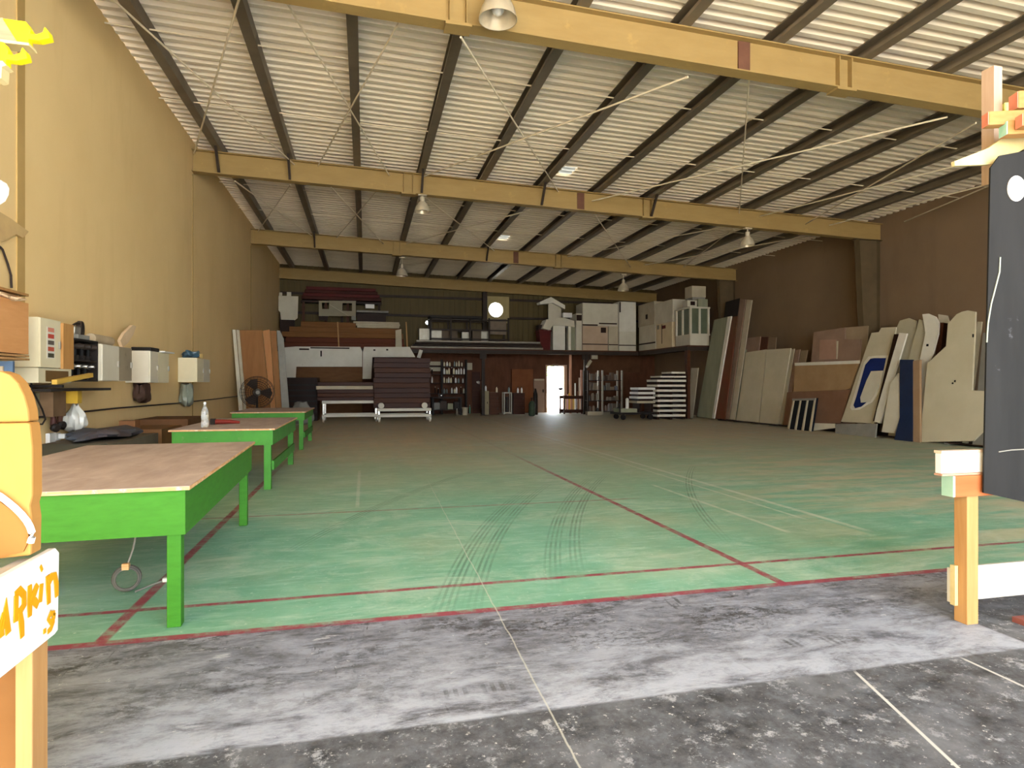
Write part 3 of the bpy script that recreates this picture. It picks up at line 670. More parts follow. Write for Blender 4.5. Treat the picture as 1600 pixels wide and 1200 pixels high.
# trolleys
def trolley(px0, px1, pyd, Y, dep, label, hubs):
    a, b = atY(px0, 600, Y), atY(px1, 600, Y); zd = atY((px0+px1)/2, pyd, Y).z; x0, x1 = a.x, b.x
    t = thing('platform_trolley', label, 'trolley', ((x0+x1)/2, Y+dep/2, 0), 'white platform trolleys')
    for yy in (Y, Y+dep-.06): 
        MB().box(x0, x1, yy, yy+.06, zd-.1, zd).build('deck_rail', MAT_WHITE, t); MB().box(x0, x1, yy, yy+.06, .18, .27).build('lower_rail', MAT_WHITE, t)
    MB().box(x0+.02, x1-.02, Y+.06, Y+dep-.06, zd-.06, zd-.005).build('deck', MAT_DULLW, t)
    for xx in (x0+.03, x1-.09): MB().box(xx, xx+.06, Y+.06, Y+dep-.06, .18, .27).build('cross_rail', MAT_WHITE, t)
    for xx in (x0+.05, x1-.05):
        for yy in (Y+.03, Y+dep-.03):
            MB().box(xx-.025, xx+.025, yy-.025, yy+.025, .27, zd-.1).build('upright', MAT_CHROME, t)
            w = MB().lathe([(.02, -.03), (.085, -.03), (.09, -.015), (.09, .015), (.085, .03), (.02, .03)], (xx, yy, .09), 16, (1, 0, 0)).build('caster', MAT_WHITE2, t, True)
            MB().box(xx-.045, xx-.035, yy-.03, yy+.03, .09, .18).box(xx+.035, xx+.045, yy-.03, yy+.03, .09, .18).build('fork', MAT_CHROME, w)
    if hubs:
        for xx in (x0+.12, x1-.25): MB().lathe([(.02, -.05), (.1, -.05), (.11, 0), (.1, .05), (.02, .05)], (xx, Y-.06, zd+.1), 16, (0, 1, 0)).build('bumper', MAT_WHITE, t, True)
    return zd
zd = trolley(503, 590, 626, 22.6, 1.1, 'white trolley under the low brown stack beside the third green table', False)
sheets(495, 584, 597, 626, 22.55, 1.15, 5, zd+.004, 'the low stack on the left trolley', 'brown slabs on the left trolley', (MAT_BROWN, MAT_BROWN2), (3,))
zd = trolley(590, 674, 638, 22.1, 1.1, 'white trolley under the tall brown stack, with round bumpers', True)
sheets(584, 672, 559, 638, 22.3, 1.0, 10, zd+.004, 'the tall stack on the right trolley', 'brown slabs on the right trolley', (MAT_BROWN, MAT_BROWN2, MAT_BROWN))
p = atY(656, 553, 25.8)
t = thing('spotlight', 'small pale spotlight fixed to the platform edge left of the bottle shelves', 'light', p)
MB().obox(p, (.05, 0, .16), (0, .07, 0), (-.07, 0, .02)).build('body', MAT_WHITE, t, bevel=.01); MB().bar(p+Vector((.05, 0, .12)), Vector((p.x+.12, 26.02, MZ-.12)), .03, .03).build('bracket', MAT_STEEL, t)
# ---------------------------------------------------------------- bottle shelves and bench below the platform
Y = 27.3
t = thing('bottle_rack', 'dark shelf rack crowded with bottles on the back wall', 'rack', atY(700, 645, Y))
xa, xb = atY(667, 600, Y).x, atY(729, 600, Y).x; SH = [.93, 1.40, 1.79, 2.14]
for xx in (xa, atY(691, 600, Y).x, xb): MB().box(xx-.03, xx+.03, Y, Y+.35, 0, 2.45).build('upright', MAT_DARK, t)
for z in SH: MB().box(xa+.03, xb-.03, Y, Y+.35, z-.03, z).build('shelf', MAT_DBROWN, t)
for a, b, c, d, nm in ((666, 690, 565, 571, 'back_board'), (666, 690, 573, 580, 'back_board')):
    MB().box(*ybox(a, b, c, d, Y+.36, .03)).build(nm, MAT_DULLW, t)
bprof = [(.034, 0), (.038, .01), (.038, .15), (.03, .19), (.014, .215), (.014, .235)]
bcol = [(MAT_BRIGHT, 'white'), (M('#d8cfae', '#c9bf9c', 5, .3), 'cream'), (M('#7c8a86', '#6b7975', 5, .3), 'grey'), (MAT_DBROWN, 'dark')]
proto = {}
def bottle(x, y, z, ci, sc, lab, grp):
    if ci not in proto:
        r = thing('bottle', lab, 'bottle', (x, y, z), grp); ORG[r.name] = Vector((0, 0, 0))
        MB().lathe(bprof, (0, 0, 0), 12).build('body', bcol[ci][0], r, True); MB().lathe([(.017, .236), (.017, .27)], (0, 0, 0), 10).build('cap', MAT_DARK if ci < 3 else MAT_BRIGHT, r)
        proto[ci] = r
    else: r = dup(proto[ci], (x, y, z)); tag(r, lab, 'bottle', grp)
    r.scale = (sc[0], sc[0], sc[1])
names = ['lowest', 'second', 'third', 'top']
rng = random.Random(5)
for si, z in enumerate(SH):
    x = atY(692.5, 600, Y).x+.06
    while x < xb-.1:
        ci = rng.choice((0, 0, 0, 1, 2, 3)); s = rng.uniform(.85, 1.25)
        if rng.random() < .86: bottle(x, Y+rng.uniform(.06, .12), z+.001, ci, (rng.uniform(.85, 1.15), s if si < 3 else s*.85), f'{bcol[ci][1]} bottle on the {names[si]} shelf of the bottle rack', f'{bcol[ci][1]} bottles on the {names[si]} rack shelf')
        x += rng.uniform(.088, .125)
    x = xa+.1
    while x < atY(690, 600, Y).x-.08:
        if rng.random() < .5 and si < 3: ci = rng.choice((0, 2, 3, 3)); bottle(x, Y+.1, z+.001, ci, (.95, rng.uniform(.8, 1.2)), f'{bcol[ci][1]} bottle on the {names[si]} shelf at the left end of the rack', f'{bcol[ci][1]} bottles at the left of the {names[si]} rack shelf')
        x += .14
# bench with machines in front of the rack
Y = 26.5
t = thing('workbench', 'dark low workbench with a vise below the bottle shelves', 'bench', atY(697, 645, Y))
xa, xb = atY(675, 600, Y).x, atY(722, 600, Y).x
MB().box(xa, xb, Y, Y+.6, .72, .78).build('top', MAT_DBROWN, t)
for xx in (xa+.05, xb-.05):
    for yy in (Y+.05, Y+.55): MB().box(xx-.04, xx+.04, yy-.04, yy+.04, 0, .72).build('leg', MAT_DARK, t)
MB().box(xa+.05, xb-.05, Y+.05, Y+.55, .2, .24).build('shelf', MAT_DBROWN, t)
v = MB().box(xa+.3, xa+.5, Y+.1, Y+.3, .78, .92).build('vise', MAT_STEEL, t); MB().tube([(xa+.4, Y-.05, .86), (xa+.4, Y+.1, .86)], .015).build('screw', MAT_CHROME, v)
for k, (a, w, h, mt, lab) in enumerate(((678, .28, .3, MAT_GREY, 'grey machine on the low shelf of the dark bench, leftmost'), (688, .3, .38, MAT_STEEL, 'dark machine on the low shelf of the dark bench'), (700, .24, .26, MAT_GREYGREEN, 'greenish toolbox on the low shelf of the dark bench'), (710, .26, .33, MAT_DARK, 'black machine on the low shelf of the dark bench, rightmost'))):
    x = atY(a, 600, Y).x; t2 = thing('grinder' if k % 2 else 'toolbox', lab, 'machine', (x+w/2, Y+.2, .242))
    MB().box(x, x+w, Y+.1, Y+.4, .242, .242+h).build('body', mt, t2, bevel=.02)
    MB().tube([(x+.04, Y+.25, .242+h), (x+.04, Y+.25, .242+h+.05), (x+w-.04, Y+.25, .242+h+.05), (x+w-.04, Y+.25, .242+h)], .012).build('handle', MAT_DARK, t2)
B(727, 738, 567, 578, YB-.025, .025, 'notice', MAT_DULLW, 'pale square notice on the back wall right of the bottle rack', 'notice')
B(738, 750, 581, 617, YB-.05, .048, 'board', MAT_BROWN, 'dark brown board on the back wall between the rack and the steel post', 'board', base=.001)
p = atZ(714, 647.5, 0)
def standbottle(px, py, h, r, mt, lab, cap=MAT_BRIGHT):
    p = atZ(px, py, 0); t = thing('bottle', lab, 'bottle', p)
    MB().lathe([(r*.9, 0), (r, .01), (r, h*.7), (r*.4, h*.85), (r*.4, h*.92)], p, 14).build('body', mt, t, True); MB().lathe([(r*.45, h*.92), (r*.45, h)], p, 10).build('cap', cap, t)
standbottle(714, 648.5, .27, .045, MAT_GREY, 'grey bottle with a white cap on the floor left of the pale bucket')
standbottle(734, 646.5, .4, .035, M('#4c8068', '#3f7059', 4, .4), 'slim green bottle with a white top on the floor right of the bucket')
p = atZ(726.5, 648.5, 0); t = thing('bucket', 'pale bucket on the floor under the platform', 'bucket', p)
MB().lathe([(.11, 0), (.13, .3), (.14, .3), (.14, .33), (.12, .33), (.1, .02)], p, 20).build('body', MAT_DULLW, t, True); MB().torus(p+Vector((0, 0, .33)), .125, .006, (0, .9, .4)).build('handle', MAT_STEEL, t)
# cabinets by the post
Y = 26.6
def cabinet(px0, px1, py0, dep, label, mt, rows, knob=True):
    x0, x1, y0, y1, _, z1 = ybox(px0, px1, py0, 645, Y, dep); t = thing('cabinet', label, 'cabinet', ((x0+x1)/2, Y+dep/2, 0))
    MB().box(x0, x1, y0, y1, 0, z1).build('body', mt, t)
    for k in range(rows):
        za = .06+(z1-.08)*k/rows; zb = .06+(z1-.08)*(k+1)/rows-.03
        d = MB().box(x0+.02, x1-.02, y0-.02, y0-.001, za, zb).build('door', mt, t)
        MB().box(x1-.09, x1-.06, y0-.05, y0-.02, (za+zb)/2-.04, (za+zb)/2+.04).build('handle', MAT_STEEL, d)
    return z1
zc_ = cabinet(754, 764, 611, .5, 'narrow pale cabinet beside the steel post below the platform', M('#8f8468', '#84795d', 3, .6), 1)
z2_ = cabinet(765, 780, 613, .5, 'brown cabinet between the pale cabinet and the framed rack', MAT_BROWN2, 2)
z3_ = cabinet(802, 820, 614, .5, 'wide brown cabinet right of the framed rack', MAT_BROWN, 2)
t = thing('metal_rack', 'pale outlined metal rack standing between brown cabinets', 'rack', atY(793, 645, Y)); x0, x1, y0, y1, _, z1 = ybox(787.5, 800, 613, 645, Y-.02, .4)
for xx in (x0, x1-.04):
    for yy in (y0, y1-.04): MB().box(xx, xx+.04, yy, yy+.04, 0, z1).build('leg', MAT_GALV, t)
for z in (.04, z1-.05): MB().box(x0+.04, x1-.04, y0, y1, z, z+.05).build('shelf', MAT_GALV, t)
MB().box((x0+x1)/2-.05, (x0+x1)/2+.05, y0+.1, y1-.1, .09, z1-.2).build('cylinder_holder', MAT_STEEL, t)
for k, (px, zz_, ci) in enumerate(((759, zc_, 0), (776, z2_, 1), (795, z1, 2), (809, z3_, 0), (815, z3_, 0))):
    bottle(atY(px, 600, Y+.12).x, Y+.12, zz_+.001, ci, (1.1, 1.0), ['white bottle on the narrow pale cabinet', 'cream bottle on the brown cabinet', 'grey bottle on the outlined metal rack', 'left white bottle on the wide brown cabinet', 'right white bottle on the wide brown cabinet'][k], 'bottles on the cabinets')
p = atY(747, 598, 26.4); t = thing('work_lamp', 'small white work lamp clamped to the steel post', 'lamp', p)
MB().lathe([(.02, .1), (.04, .08), (.09, 0), (.085, 0), (.03, .07), (.015, .08)], p, 14, (.5, .3, .6)).build('shade', MAT_BRIGHT, t, True); MB().tube([p+Vector((.05, .03, .06)), Vector((atY(755, 600, 26.04).x-.05, 26.04, p.z+.12))], .012).build('arm', MAT_STEEL, t)
B(800, 833, 577, 620, 27.7, .06, 'board', M('#7a4a2c', '#693d23', 2, .6), 'brown board on the back wall left of the pink door', 'board', base=.001)
# door leaf swung open against the wall, frame, things in the doorway
t = thing('door_leaf', 'pinkish open door leaf folded back left of the bright doorway', 'door', atY(843, 645, 27.9)); x0, x1, y0, y1, _, z1 = ybox(834, 851, 592, 645, 27.9, .05)
MB().box(x0, x1, y0, y1, 0.002, z1).build('leaf', MAT_PINK, t); MB().box(x0+.03, x1-.03, y0-.02, y0, z1-.08, z1).build('top_rail', MAT_DULLW, t); MB().box(x1-.1, x1-.06, y0-.05, y0, .95, 1.1).build('handle', MAT_STEEL, t)
struct(MB().box(DX0-.02, DX0+.05, YB-.05, YB+.15, 0, DZ+.06).box(DX1-.05, DX1+.09, YB-.05, YB+.15, 0, DZ+.06).box(DX0+.05, DX1-.05, YB-.05, YB+.15, DZ, DZ+.06), 'trim_2', M('#c9a68c', '#bb967c', 3, .6))
B(864, 872, 569, 572, YB-.06, .05, 'door_sign', MAT_PINK, 'small pink plate above the bright doorway', 'sign')
p = atY(876, 643, 27.4); p.z = 0; t = thing('stand', 'thin pole stand with a dark dish in the bright doorway', 'stand', p)
MB().tube([p+Vector((0, 0, .02)), p+Vector((0, 0, 1.05))], .015).build('pole', MAT_STEEL, t); MB().lathe([(.14, 0), (.14, .02), (.02, .03)], p, 16).build('base', MAT_STEEL, t, True); MB().lathe([(.02, 1.05), (.1, 1.1), (.11, 1.16), (.06, 1.18)], p, 16).build('dish', MAT_STEEL, t, True)
p = atZ(831, 650, 0); t = thing('gas_cylinder', 'dark green cylinder on the floor left of the doorway', 'cylinder', p)
MB().lathe([(.1, 0), (.14, .04), (.14, .5), (.1, .6), (.05, .63)], p, 18).build('body', M('#3c4a3a', '#323e30', 4, .5), t, True); MB().lathe([(.03, .63), (.03, .72), (.05, .73), (.05, .77)], p, 10).build('valve', MAT_STEEL, t, True)
p = atZ(836.5, 648, 0); tag(MB().lathe([(.1, 0), (.11, .02), (.1, .9), (.03, 1.15)], p, 12).build('rolled_umbrella', MAT_DARK, smooth=True), 'dark rolled tarp standing beside the green cylinder', 'roll')
# scrap bin
a, b = atZ(881, 647, 0), atZ(913, 647, 0); t = thing('offcut_bin', 'wooden slatted bin of upright offcuts right of the doorway', 'bin', (a+b)/2); Yb = a.y
x0, x1 = a.x, b.x
for xx in (x0, x1-.06):
    for yy in (Yb, Yb+.6): MB().box(xx, xx+.06, yy, yy+.06, 0, .82).build('post', MAT_BROWN, t)
for z in (.06, .68):
    for yy in (Yb-.02, Yb+.66): MB().box(x0, x1, yy, yy+.02, z, z+.14).build('rail', MAT_BROWN, t)
MB().box(x0+.06, x1-.06, Yb+.02, Yb+.64, .05, .08).build('floor_board', MAT_BROWN, t)
offs = [('pink', '#d9a8a0', .12, .8), ('cream', '#d8c69c', .03, .7), ('yellow', '#dcae3c', .24, .85), ('tan', '#b98a58', .36, .75), ('yellow', '#d6b050', .43, .72), ('white', '#e5dfd2', .52, 1.3), ('brown', '#7d4e34', .62, .95), ('pale', '#cdb79a', .7, 1.55)]
for k, (nm, c, u, h) in enumerate(offs):
    x = x0+.1+u; tag(MB().obox((x, Yb+.12+.06*(k % 3), .083+h/2), (.03, 0, 0), (0, .012, 0), (.0, .0, h/2)).build('offcut', M(c, None, 3, .6)), f'{nm} upright offcut, {ORD[k]} from the left in the slatted bin', 'offcut', 'offcuts in the slatted bin')
for px, top, Y, lab in ((891.5, 553, 26.6, 'tall pale timber leaning beside the doorway'), (909, 578, 26.4, 'shorter pale timber standing beside the steel post')):
    a = atY(px, top, Y); tag(MB().box(a.x-.05, a.x+.05, Y, Y+.06, 0, min(a.z, MZ-.06)).build('timber', M('#cf9d80', '#c08c6e', 3, .6)), lab, 'timber')
# right of post: shelving
Y = 25.3
t = thing('shelf_rack', 'dark open shelving full of small stock below the right platform', 'rack', atY(950, 645, Y)); xa, xb = atY(919, 600, Y).x, atY(972, 600, Y).x; SH2 = [.15, .62, 1.08, 1.52]
for px in (919, 941.5, 972):
    x = atY(px, 600, Y).x
    for yy in (Y, Y+.5): MB().box(x-.035, x+.035, yy, yy+.05, 0, 1.95).build('upright', MAT_GALV if px != 919 else MAT_STEEL, t)
for z in SH2: MB().box(xa+.035, xb-.035, Y+.01, Y+.52, z-.03, z).build('shelf', MAT_STEEL, t)
rng = random.Random(9); cc = ['#4a3a30', '#5d4d42', '#6b6157', '#3a3431', '#7a6a58', '#4c4b55']; nm = ['lowest', 'second', 'third', 'top']
cn = {'#4a3a30': 'brown', '#5d4d42': 'umber', '#6b6157': 'grey brown', '#3a3431': 'black', '#7a6a58': 'tan', '#4c4b55': 'slate'}
for si, z in enumerate(SH2):
    x = xa+.07
    while x < xb-.2:
        w = rng.uniform(.09, .2); h = rng.uniform(.14, .36); c = rng.choice(cc)
        mid = atY(941.5, 600, Y).x
        if not (x-.05 < mid < x+w+.05):
            if rng.random() < .45: o = MB().lathe([(w*.45, 0), (w*.45, h*.8), (w*.3, h*.9), (w*.3, h)], (x+w/2, Y+.16, z+.001), 12).build('can', M(c, None, 3, .4), smooth=True); kn = 'can'
            else: o = MB().box(x, x+w, Y+.06, Y+.3, z+.001, z+h).build('carton', M(c, None, 3, .7)); kn = 'carton'
            tag(o, f'{cn[c]} {kn} on the {nm[si]} shelf of the dark shelving', kn, f'{cn[c]} {kn}s on the {nm[si]} stock shelf')
        x += w+rng.uniform(.015, .05)
B(918, 941, 643, 646, 24.9, .25, 'board', MAT_DULLW, 'pale flat board on the floor in front of the dark shelving', 'board', base=0)
B(925, 934, 549.2, 561, 26.2, .1, 'junction_box', MAT_DULLW, 'pale box fixed under the platform right of the steel post', 'box')
p = atY(920, 568, 26.0); t = thing('spotlight', 'small bright spotlight on the steel post right of the doorway', 'light', p)
MB().obox(p, (.1, 0, .14), (0, .06, 0), (-.05, 0, .04)).build('body', MAT_DULLW, t, bevel=.01); MB().ball(p-Vector((.1, .02, .14)), .06).build('lens', MAT_BRIGHT, t, True); MB().box(p.x+.02, p.x+.06, 25.98, 26.03, p.z+.1, MZ-.2).build('bracket', MAT_STEEL, t)
tag(MB().box(*[q for q in ybox(922, 1000, 555, 582, YB-.05, .048)]).build('board', M('#5d3f2a', '#4e3422', 2, .61)), 'brown board on the back wall above the dark shelving', 'board')
# white pallets
a, b = atZ(1028, 655, 0), atZ(1072, 655, 0); Yp = 21.3; x0, x1 = atY(1028, 655, Yp).x, atY(1072, 655, Yp).x
def pallet(x0, x1, y0, dep, z, hh, lab, grp):
    t = thing('pallet', lab, 'pallet', ((x0+x1)/2, y0+dep/2, z), grp)
    MB().box(x0, x1, y0, y0+dep, z+hh*.55, z+hh-.004).build('deck', MAT_WHITE, t)
    for xx in (x0, (x0+x1)/2-.05, x1-.1): MB().box(xx, xx+.1, y0+.02, y0+dep-.02, z, z+hh*.55).build('bearer', MAT_DBROWN, t)
z = 0
for k in range(8):
    hh = .19; pallet(x0+random.uniform(-.02, .02), x1+random.uniform(-.02, .02), Yp+random.uniform(0, .05), .9, z, hh, f'{ORD[k]} white pallet from the floor in the stack beside the brown post', 'white pallets beside the brown post'); z += hh
pallet(atY(1032, 600, Yp).x, x1, Yp, .85, z, .14, 'ninth white pallet from the floor in the stack, set back a little', 'white pallets beside the brown post'); z += .14
pallet(atY(1050, 600, Yp).x, x1, Yp+.05, .8, z, .16, 'shortest white pallet on top of the stack beside the brown post', 'white pallets beside the brown post'); z += .16
t = thing('hand_cart', 'low dark cart with clutter left of the white pallets', 'cart', (atY(998, 655, Yp).x, Yp+.4, 0)); xa, xb = atY(968, 655, Yp).x, x0-.05
MB().box(xa, xb, Yp, Yp+.9, .2, .28).build('deck', MAT_DARK, t); MB().box(xa+.1, atY(998, 600, Yp).x-.02, Yp+.1, Yp+.8, .28, .42).build('tray', MAT_GREYGREEN, t)
for xx in (xa+.2, xb-.2):
    for yy in (Yp+.12, Yp+.78): MB().lathe([(.02, -.03), (.1, -.03), (.1, .03), (.02, .03)], (xx, yy, .1), 14, (0, 1, 0)).build('wheel', MAT_DARK, t, True)
MB().box(xa, xa+.05, Yp, Yp+.05, .28, .62).build('handle_post', MAT_STEEL, t)
xl = atY(998, 600, Yp).x
t = thing('timber_rest', 'dark trestle carrying the pale boards left of the pallets', 'trestle', ((xl+x0)/2, Yp+.4, .281))
for xx in (xl+.1, x0-.2): MB().box(xx, xx+.08, Yp+.15, Yp+.75, .281, .62).build('block', MAT_DBROWN, t)
z = .62
for k in range(4):
    tag(MB().box(xl+.02*k-.02, x0-.06, Yp+.1, Yp+.85, z+.002, z+.085).build('board', MAT_BRIGHT if k > 0 else MAT_DULLW), f'{ORD[k]} bright board from the bottom on the dark trestle', 'board', 'bright boards left of the pallets')
    if k < 3: 
        tag(MB().box(xl+.06, x0-.12, Yp+.16, Yp+.8, z+.086, z+.168).build('spacer', MAT_DBROWN), f'{ORD[k]} dark spacer from the bottom between the bright boards', 'spacer', 'spacers between the bright boards')
    z += .17
p = atY(980, 622, Yp+.3); t = thing('canister', 'small bright white canister on the low dark cart', 'canister', p)
px_ = atY(980, 622, Yp+.2).x; MB().lathe([(.06, .422), (.06, .78), (.03, .82)], (px_, Yp+.2, 0), 12).build('body', MAT_BRIGHT, t, True); MB().lathe([(.02, .82), (.02, .86)], (px_, Yp+.2, 0), 10).build('cap', MAT_DARK, t)
# ---------------------------------------------------------------- panels leaning on the right wall
def lean(pts, X0, k, th, base=.055):
    out = []
    for px, py in pts:
        q = atPl(px, py, (X0, 0, 0), (1, 0, -k))
        if q.z < base+.13: q.z = base; q.x = X0+k*base
        out.append(q)
    return MB().prism(out, Vector((th, 0, -k*th)))
def L(pts, X0, k, th, name, mt, label, cat='panel', group=None, base=.055, parts=()):
    o = lean(pts, X0, k, th, base)
    if not parts: return tag(o.build(name, mt), label, cat, group)
    xs_ = [v.x for v in o.v]; ys_ = [v.y for v in o.v]
    t = thing(name, label, cat, (sum(xs_)/len(xs_), sum(ys_)/len(ys_), base), group); o.build('face', mt, t)
    for pp, mm, nm in parts: lean(pp, X0-.012, k, .011, -9).build(nm, mm, t)
    return t
for (ya, yb, lab) in ((9.2, 14.0, 'low dark timber runner on the floor under the nearer leaning panels'), (14.3, 20.3, 'low dark timber runner on the floor under the farther leaning panels')):
    t = thing('floor_runner', lab, 'runner', (13.05, (ya+yb)/2, 0))
    MB().box(12.68, 13.62, ya, yb, .03, .05).build('deck', MAT_DBROWN, t)
    n = int((yb-ya)/.9)
    for k in range(n+1): MB().box(12.7, 13.6, ya+k*(yb-ya-.1)/n, ya+.1+k*(yb-ya-.1)/n, 0, .03).build('bearer', MAT_GREY, t)
K = .14
MAT_PANEL = M('#bdb49b', '#b0a78d', 1.5, .6); MAT_PANEL2 = M('#aca48c', '#a09880', 1.6, .6)
L([(1080,575),(1091,575),(1082,650),(1074,650)], 12.62, .02, .03, 'board', MAT_DULLW, 'small pale board standing beside the brown platform post', 'board', base=.001)
L([(1134,472),(1155,466),(1133,648),(1113,648)], 12.86, .1, .03, 'panel', MAT_DARK, 'black panel rising behind the grey-green panel at the far right end')
L([(1115.6,500),(1136.5,495),(1112.5,651),(1088.8,648.5)], 12.72, .1, .035, 'panel', MAT_GREYGREEN, 'tall grey-green panel at the far end of the leaning panels')
L([(1137,495),(1142.3,494),(1115.6,651),(1112.8,651)], 12.70, .1, .05, 'board', MAT_WHITE, 'narrow white board right of the tall grey-green panel', 'board')
L([(1142.8,495),(1152,494),(1134,642),(1133,651),(1116,651)], 12.76, .1, .035, 'panel', M('#6d3a2c', '#5c4530', 1.4, .6, 0, (2, 2, .7)), 'dark red-brown panel beside the narrow white board')
L([(1157,467),(1165,468),(1139,651),(1134,651)], 12.9, .1, .03, 'slat', MAT_PINK, 'pinkish slat leaning right of the black panel', 'slat')
L([(1167,468),(1175,469),(1148,652),(1141,652)], 12.94, .1, .03, 'slat', MAT_DULLW, 'pale slat at the highest point of the leaning panels', 'slat')
L([(1152,546),(1166,546),(1154,652),(1136,651)], 12.98, K, .03, 'panel', MAT_GREYGREEN, 'narrow grey-green panel left of the paired pale panels')
L([(1164.5,528.6),(1188.3,525.7),(1172,656),(1150,653)], 13.06, K, .03, 'panel', MAT_PINK, 'pinkish panel standing behind the paired pale panels')
L([(1189,526.5),(1200,526.5),(1185,656),(1174,656)], 13.1, K, .03, 'panel', MAT_BROWN2, 'brown board edge behind the paired pale panels, left one')
L([(1201,527.3),(1213,527.3),(1200,656),(1187,656)], 13.14, K, .03, 'panel', M('#7d6a56', '#6d5b48', 2, .6), 'brownish board behind the paired pale panels, right one')
L([(1165.5,550.7),(1197.3,545.9),(1186,656),(1151,653)], 12.9, K, .035, 'panel', MAT_PANEL, 'left one of the paired pale panels leaning on the right wall')
L([(1198.2,546.5),(1235.5,544),(1216,658),(1187,656)], 12.88, K, .035, 'panel', MAT_PANEL, 'right one of the paired pale panels leaning on the right wall')
for k, (a, b, c, d) in enumerate(((1236, 1241, 1222, 1217.5), (1243, 1250, 1229, 1223), (1252, 1262, 1240, 1230))):
    L([(a,546+k),(b,545+k),(c,660),(d,659)], 12.94+.05*k, K, .03, 'panel', [MAT_PANEL2, MAT_PINK, M('#8b795f', '#7b6a52', 2, .6)][k], ['first pale panel edge right of the paired panels', 'second pinkish panel edge right of the paired panels', 'third brownish panel edge right of the paired panels'][k])
L([(1271.7,519),(1320,511.7),(1320,530),(1345,530),(1337,663),(1257,661)], 12.97, .1, .035, 'panel', MAT_PINK, 'pinkish stepped panel behind the tan ledge board', parts=[([(1281,531),(1306,530.5),(1306,561),(1280,562)], M('#a3826f', '#977663', 2, .6), 'inset'), ([(1307,533),(1309.5,533),(1308,561),(1306.5,561)], MAT_DULLW, 'inset_edge')])
L([(1321.5,511.7),(1356,509),(1350,664),(1312,663)], 13.02, .1, .03, 'panel', M('#94826b', '#88765f', 2, .6), 'greyish tall panel behind the pinkish stepped panel')
t = L([(1241.7,569),(1343,565.5),(1328,607),(1320,609.5),(1240,612)], 12.86, .1, .04, 'ledge_board', MAT_TAN, 'tan board with a pale top edge across the middle of the leaning panels', 'board', base=-9, parts=[([(1241.5,567),(1343.5,563),(1343,568),(1241.7,571.5)], MAT_WHITE, 'top_edge')])
L([(1230,613),(1328,608.5),(1314,661),(1224,660)], 12.81, .1, .035, 'board', M('#7f604c', '#735542', 2, .6), 'brown board standing under the tan ledge board', 'board')
L([(1361.7,520),(1373,519),(1377,512),(1400,511),(1396,535),(1371,640),(1366,662),(1314,659)], 12.72, K, .04, 'panel', MAT_PANEL, 'white panel with a rounded blue and white window shape', parts=[
    ([(1357,557),(1371,555.5),(1388,555.5),(1387,566),(1374,612),(1363,628),(1343,640),(1331,641),(1328,637),(1332,625),(1350,566)], MAT_WHITE, 'rim'),
    ])
def win(pts, X0, mm, nm, par):
    lean(pts, X0, K, .011, -9).build(nm, mm, par)
par = [o for o in bpy.data.objects if o.get('label') == 'white panel with a rounded blue and white window shape'][0]
win([(1360,560.5),(1366,559.5),(1384,559.5),(1381,574),(1372,604),(1361,622),(1345,635.5),(1336,637.5),(1333.5,633),(1338,620),(1352,570)], 12.695, MAT_BLUE, 'blue_field', par)
win([(1361,580),(1381,579),(1370,609),(1359,628),(1345,629),(1344,621),(1354,594)], 12.683, MAT_WHITE2, 'white_field', par)
L([(1397,522),(1402.5,522),(1371,659),(1364,658)], 12.62, K, .035, 'slat', MAT_DBROWN, 'dark brown slat crossing the right edge of the blue window panel', 'slat')
L([(1306,662.5),(1370,662),(1368,681),(1305,676)], 12.52, .25, .03, 'board', MAT_GREY, 'grey board lying low in front of the blue window panel', 'board', base=.0)
L([(1272,661),(1304,662),(1304,668.5),(1270,667)], 12.56, .1, .05, 'plank', MAT_WHITE2, 'short white plank on the floor below the brown board', 'plank', base=0.0)
# louvre box
pts = [(1240,623),(1276,622),(1268,671),(1231,669)]
t = thing('louvre_box', 'small crate with white slats and dark blue gaps on the floor', 'crate', atZ(1250, 671, 0)); XL = 12.38
q = [atPl(px, py, (XL, 0, 0), (1, 0, -.03)) for px, py in pts]
for p in q:
    if p.z < .12: p.z = 0
MB().prism(q, (.06, 0, 0)).build('back', M('#14171f', '#10131a', 3, .6), t)
for k in range(4):
    u = .02+k*.305; a = q[0].lerp(q[1], u); b = q[0].lerp(q[1], u+.05); c = q[3].lerp(q[2], u+.06); d = q[3].lerp(q[2], u-.01)
    MB().prism([v-Vector((.03, 0, 0)) for v in (a, b, c, d)], (.029, 0, 0)).build('slat', MAT_DULLW, t)
a, b = q[0]-Vector((.03, 0, 0)), q[1]-Vector((.03, 0, 0)); MB().prism([a, b, b-Vector((0, 0, .06)), a-Vector((0, 0, .06))], (-.02, 0, 0)).build('top_bar', MAT_GREY, t)
L([(1400,514),(1406,501),(1420,497),(1431,501),(1431,516),(1400,662),(1372,662)], 12.84, K, .035, 'panel', MAT_PANEL2, 'pale panel with a rounded top behind the leaning white slat')
L([(1405,520),(1417,521),(1375,661),(1366,659),(1370,640)], 12.58, K, .04, 'slat', MAT_WHITE, 'long white slat leaning in front of the rounded-top panel', 'slat')
L([(1436,499),(1449.5,502.6),(1445,541),(1432,680),(1388,676)], 12.78, K, .035, 'panel', MAT_PANEL2, 'grey-white tall panel behind the dark blue panel')
L([(1441,491),(1450.5,490),(1462,495),(1467,504.5),(1466,522),(1458,552),(1448.6,570),(1440,682),(1428,681),(1437,562),(1446,520)], 12.72, K, .035, 'panel', MAT_WHITE, 'white panel with a curved top and bolt holes beside the largest white shape', parts=[([(1447.5,537.5),(1450.5,537.5),(1450,541),(1447,541)], MAT_DARK, 'bolt_hole'), ([(1437.5,590.5),(1440,590.5),(1439.5,594),(1437,594)], MAT_DARK, 'bolt_hole')])
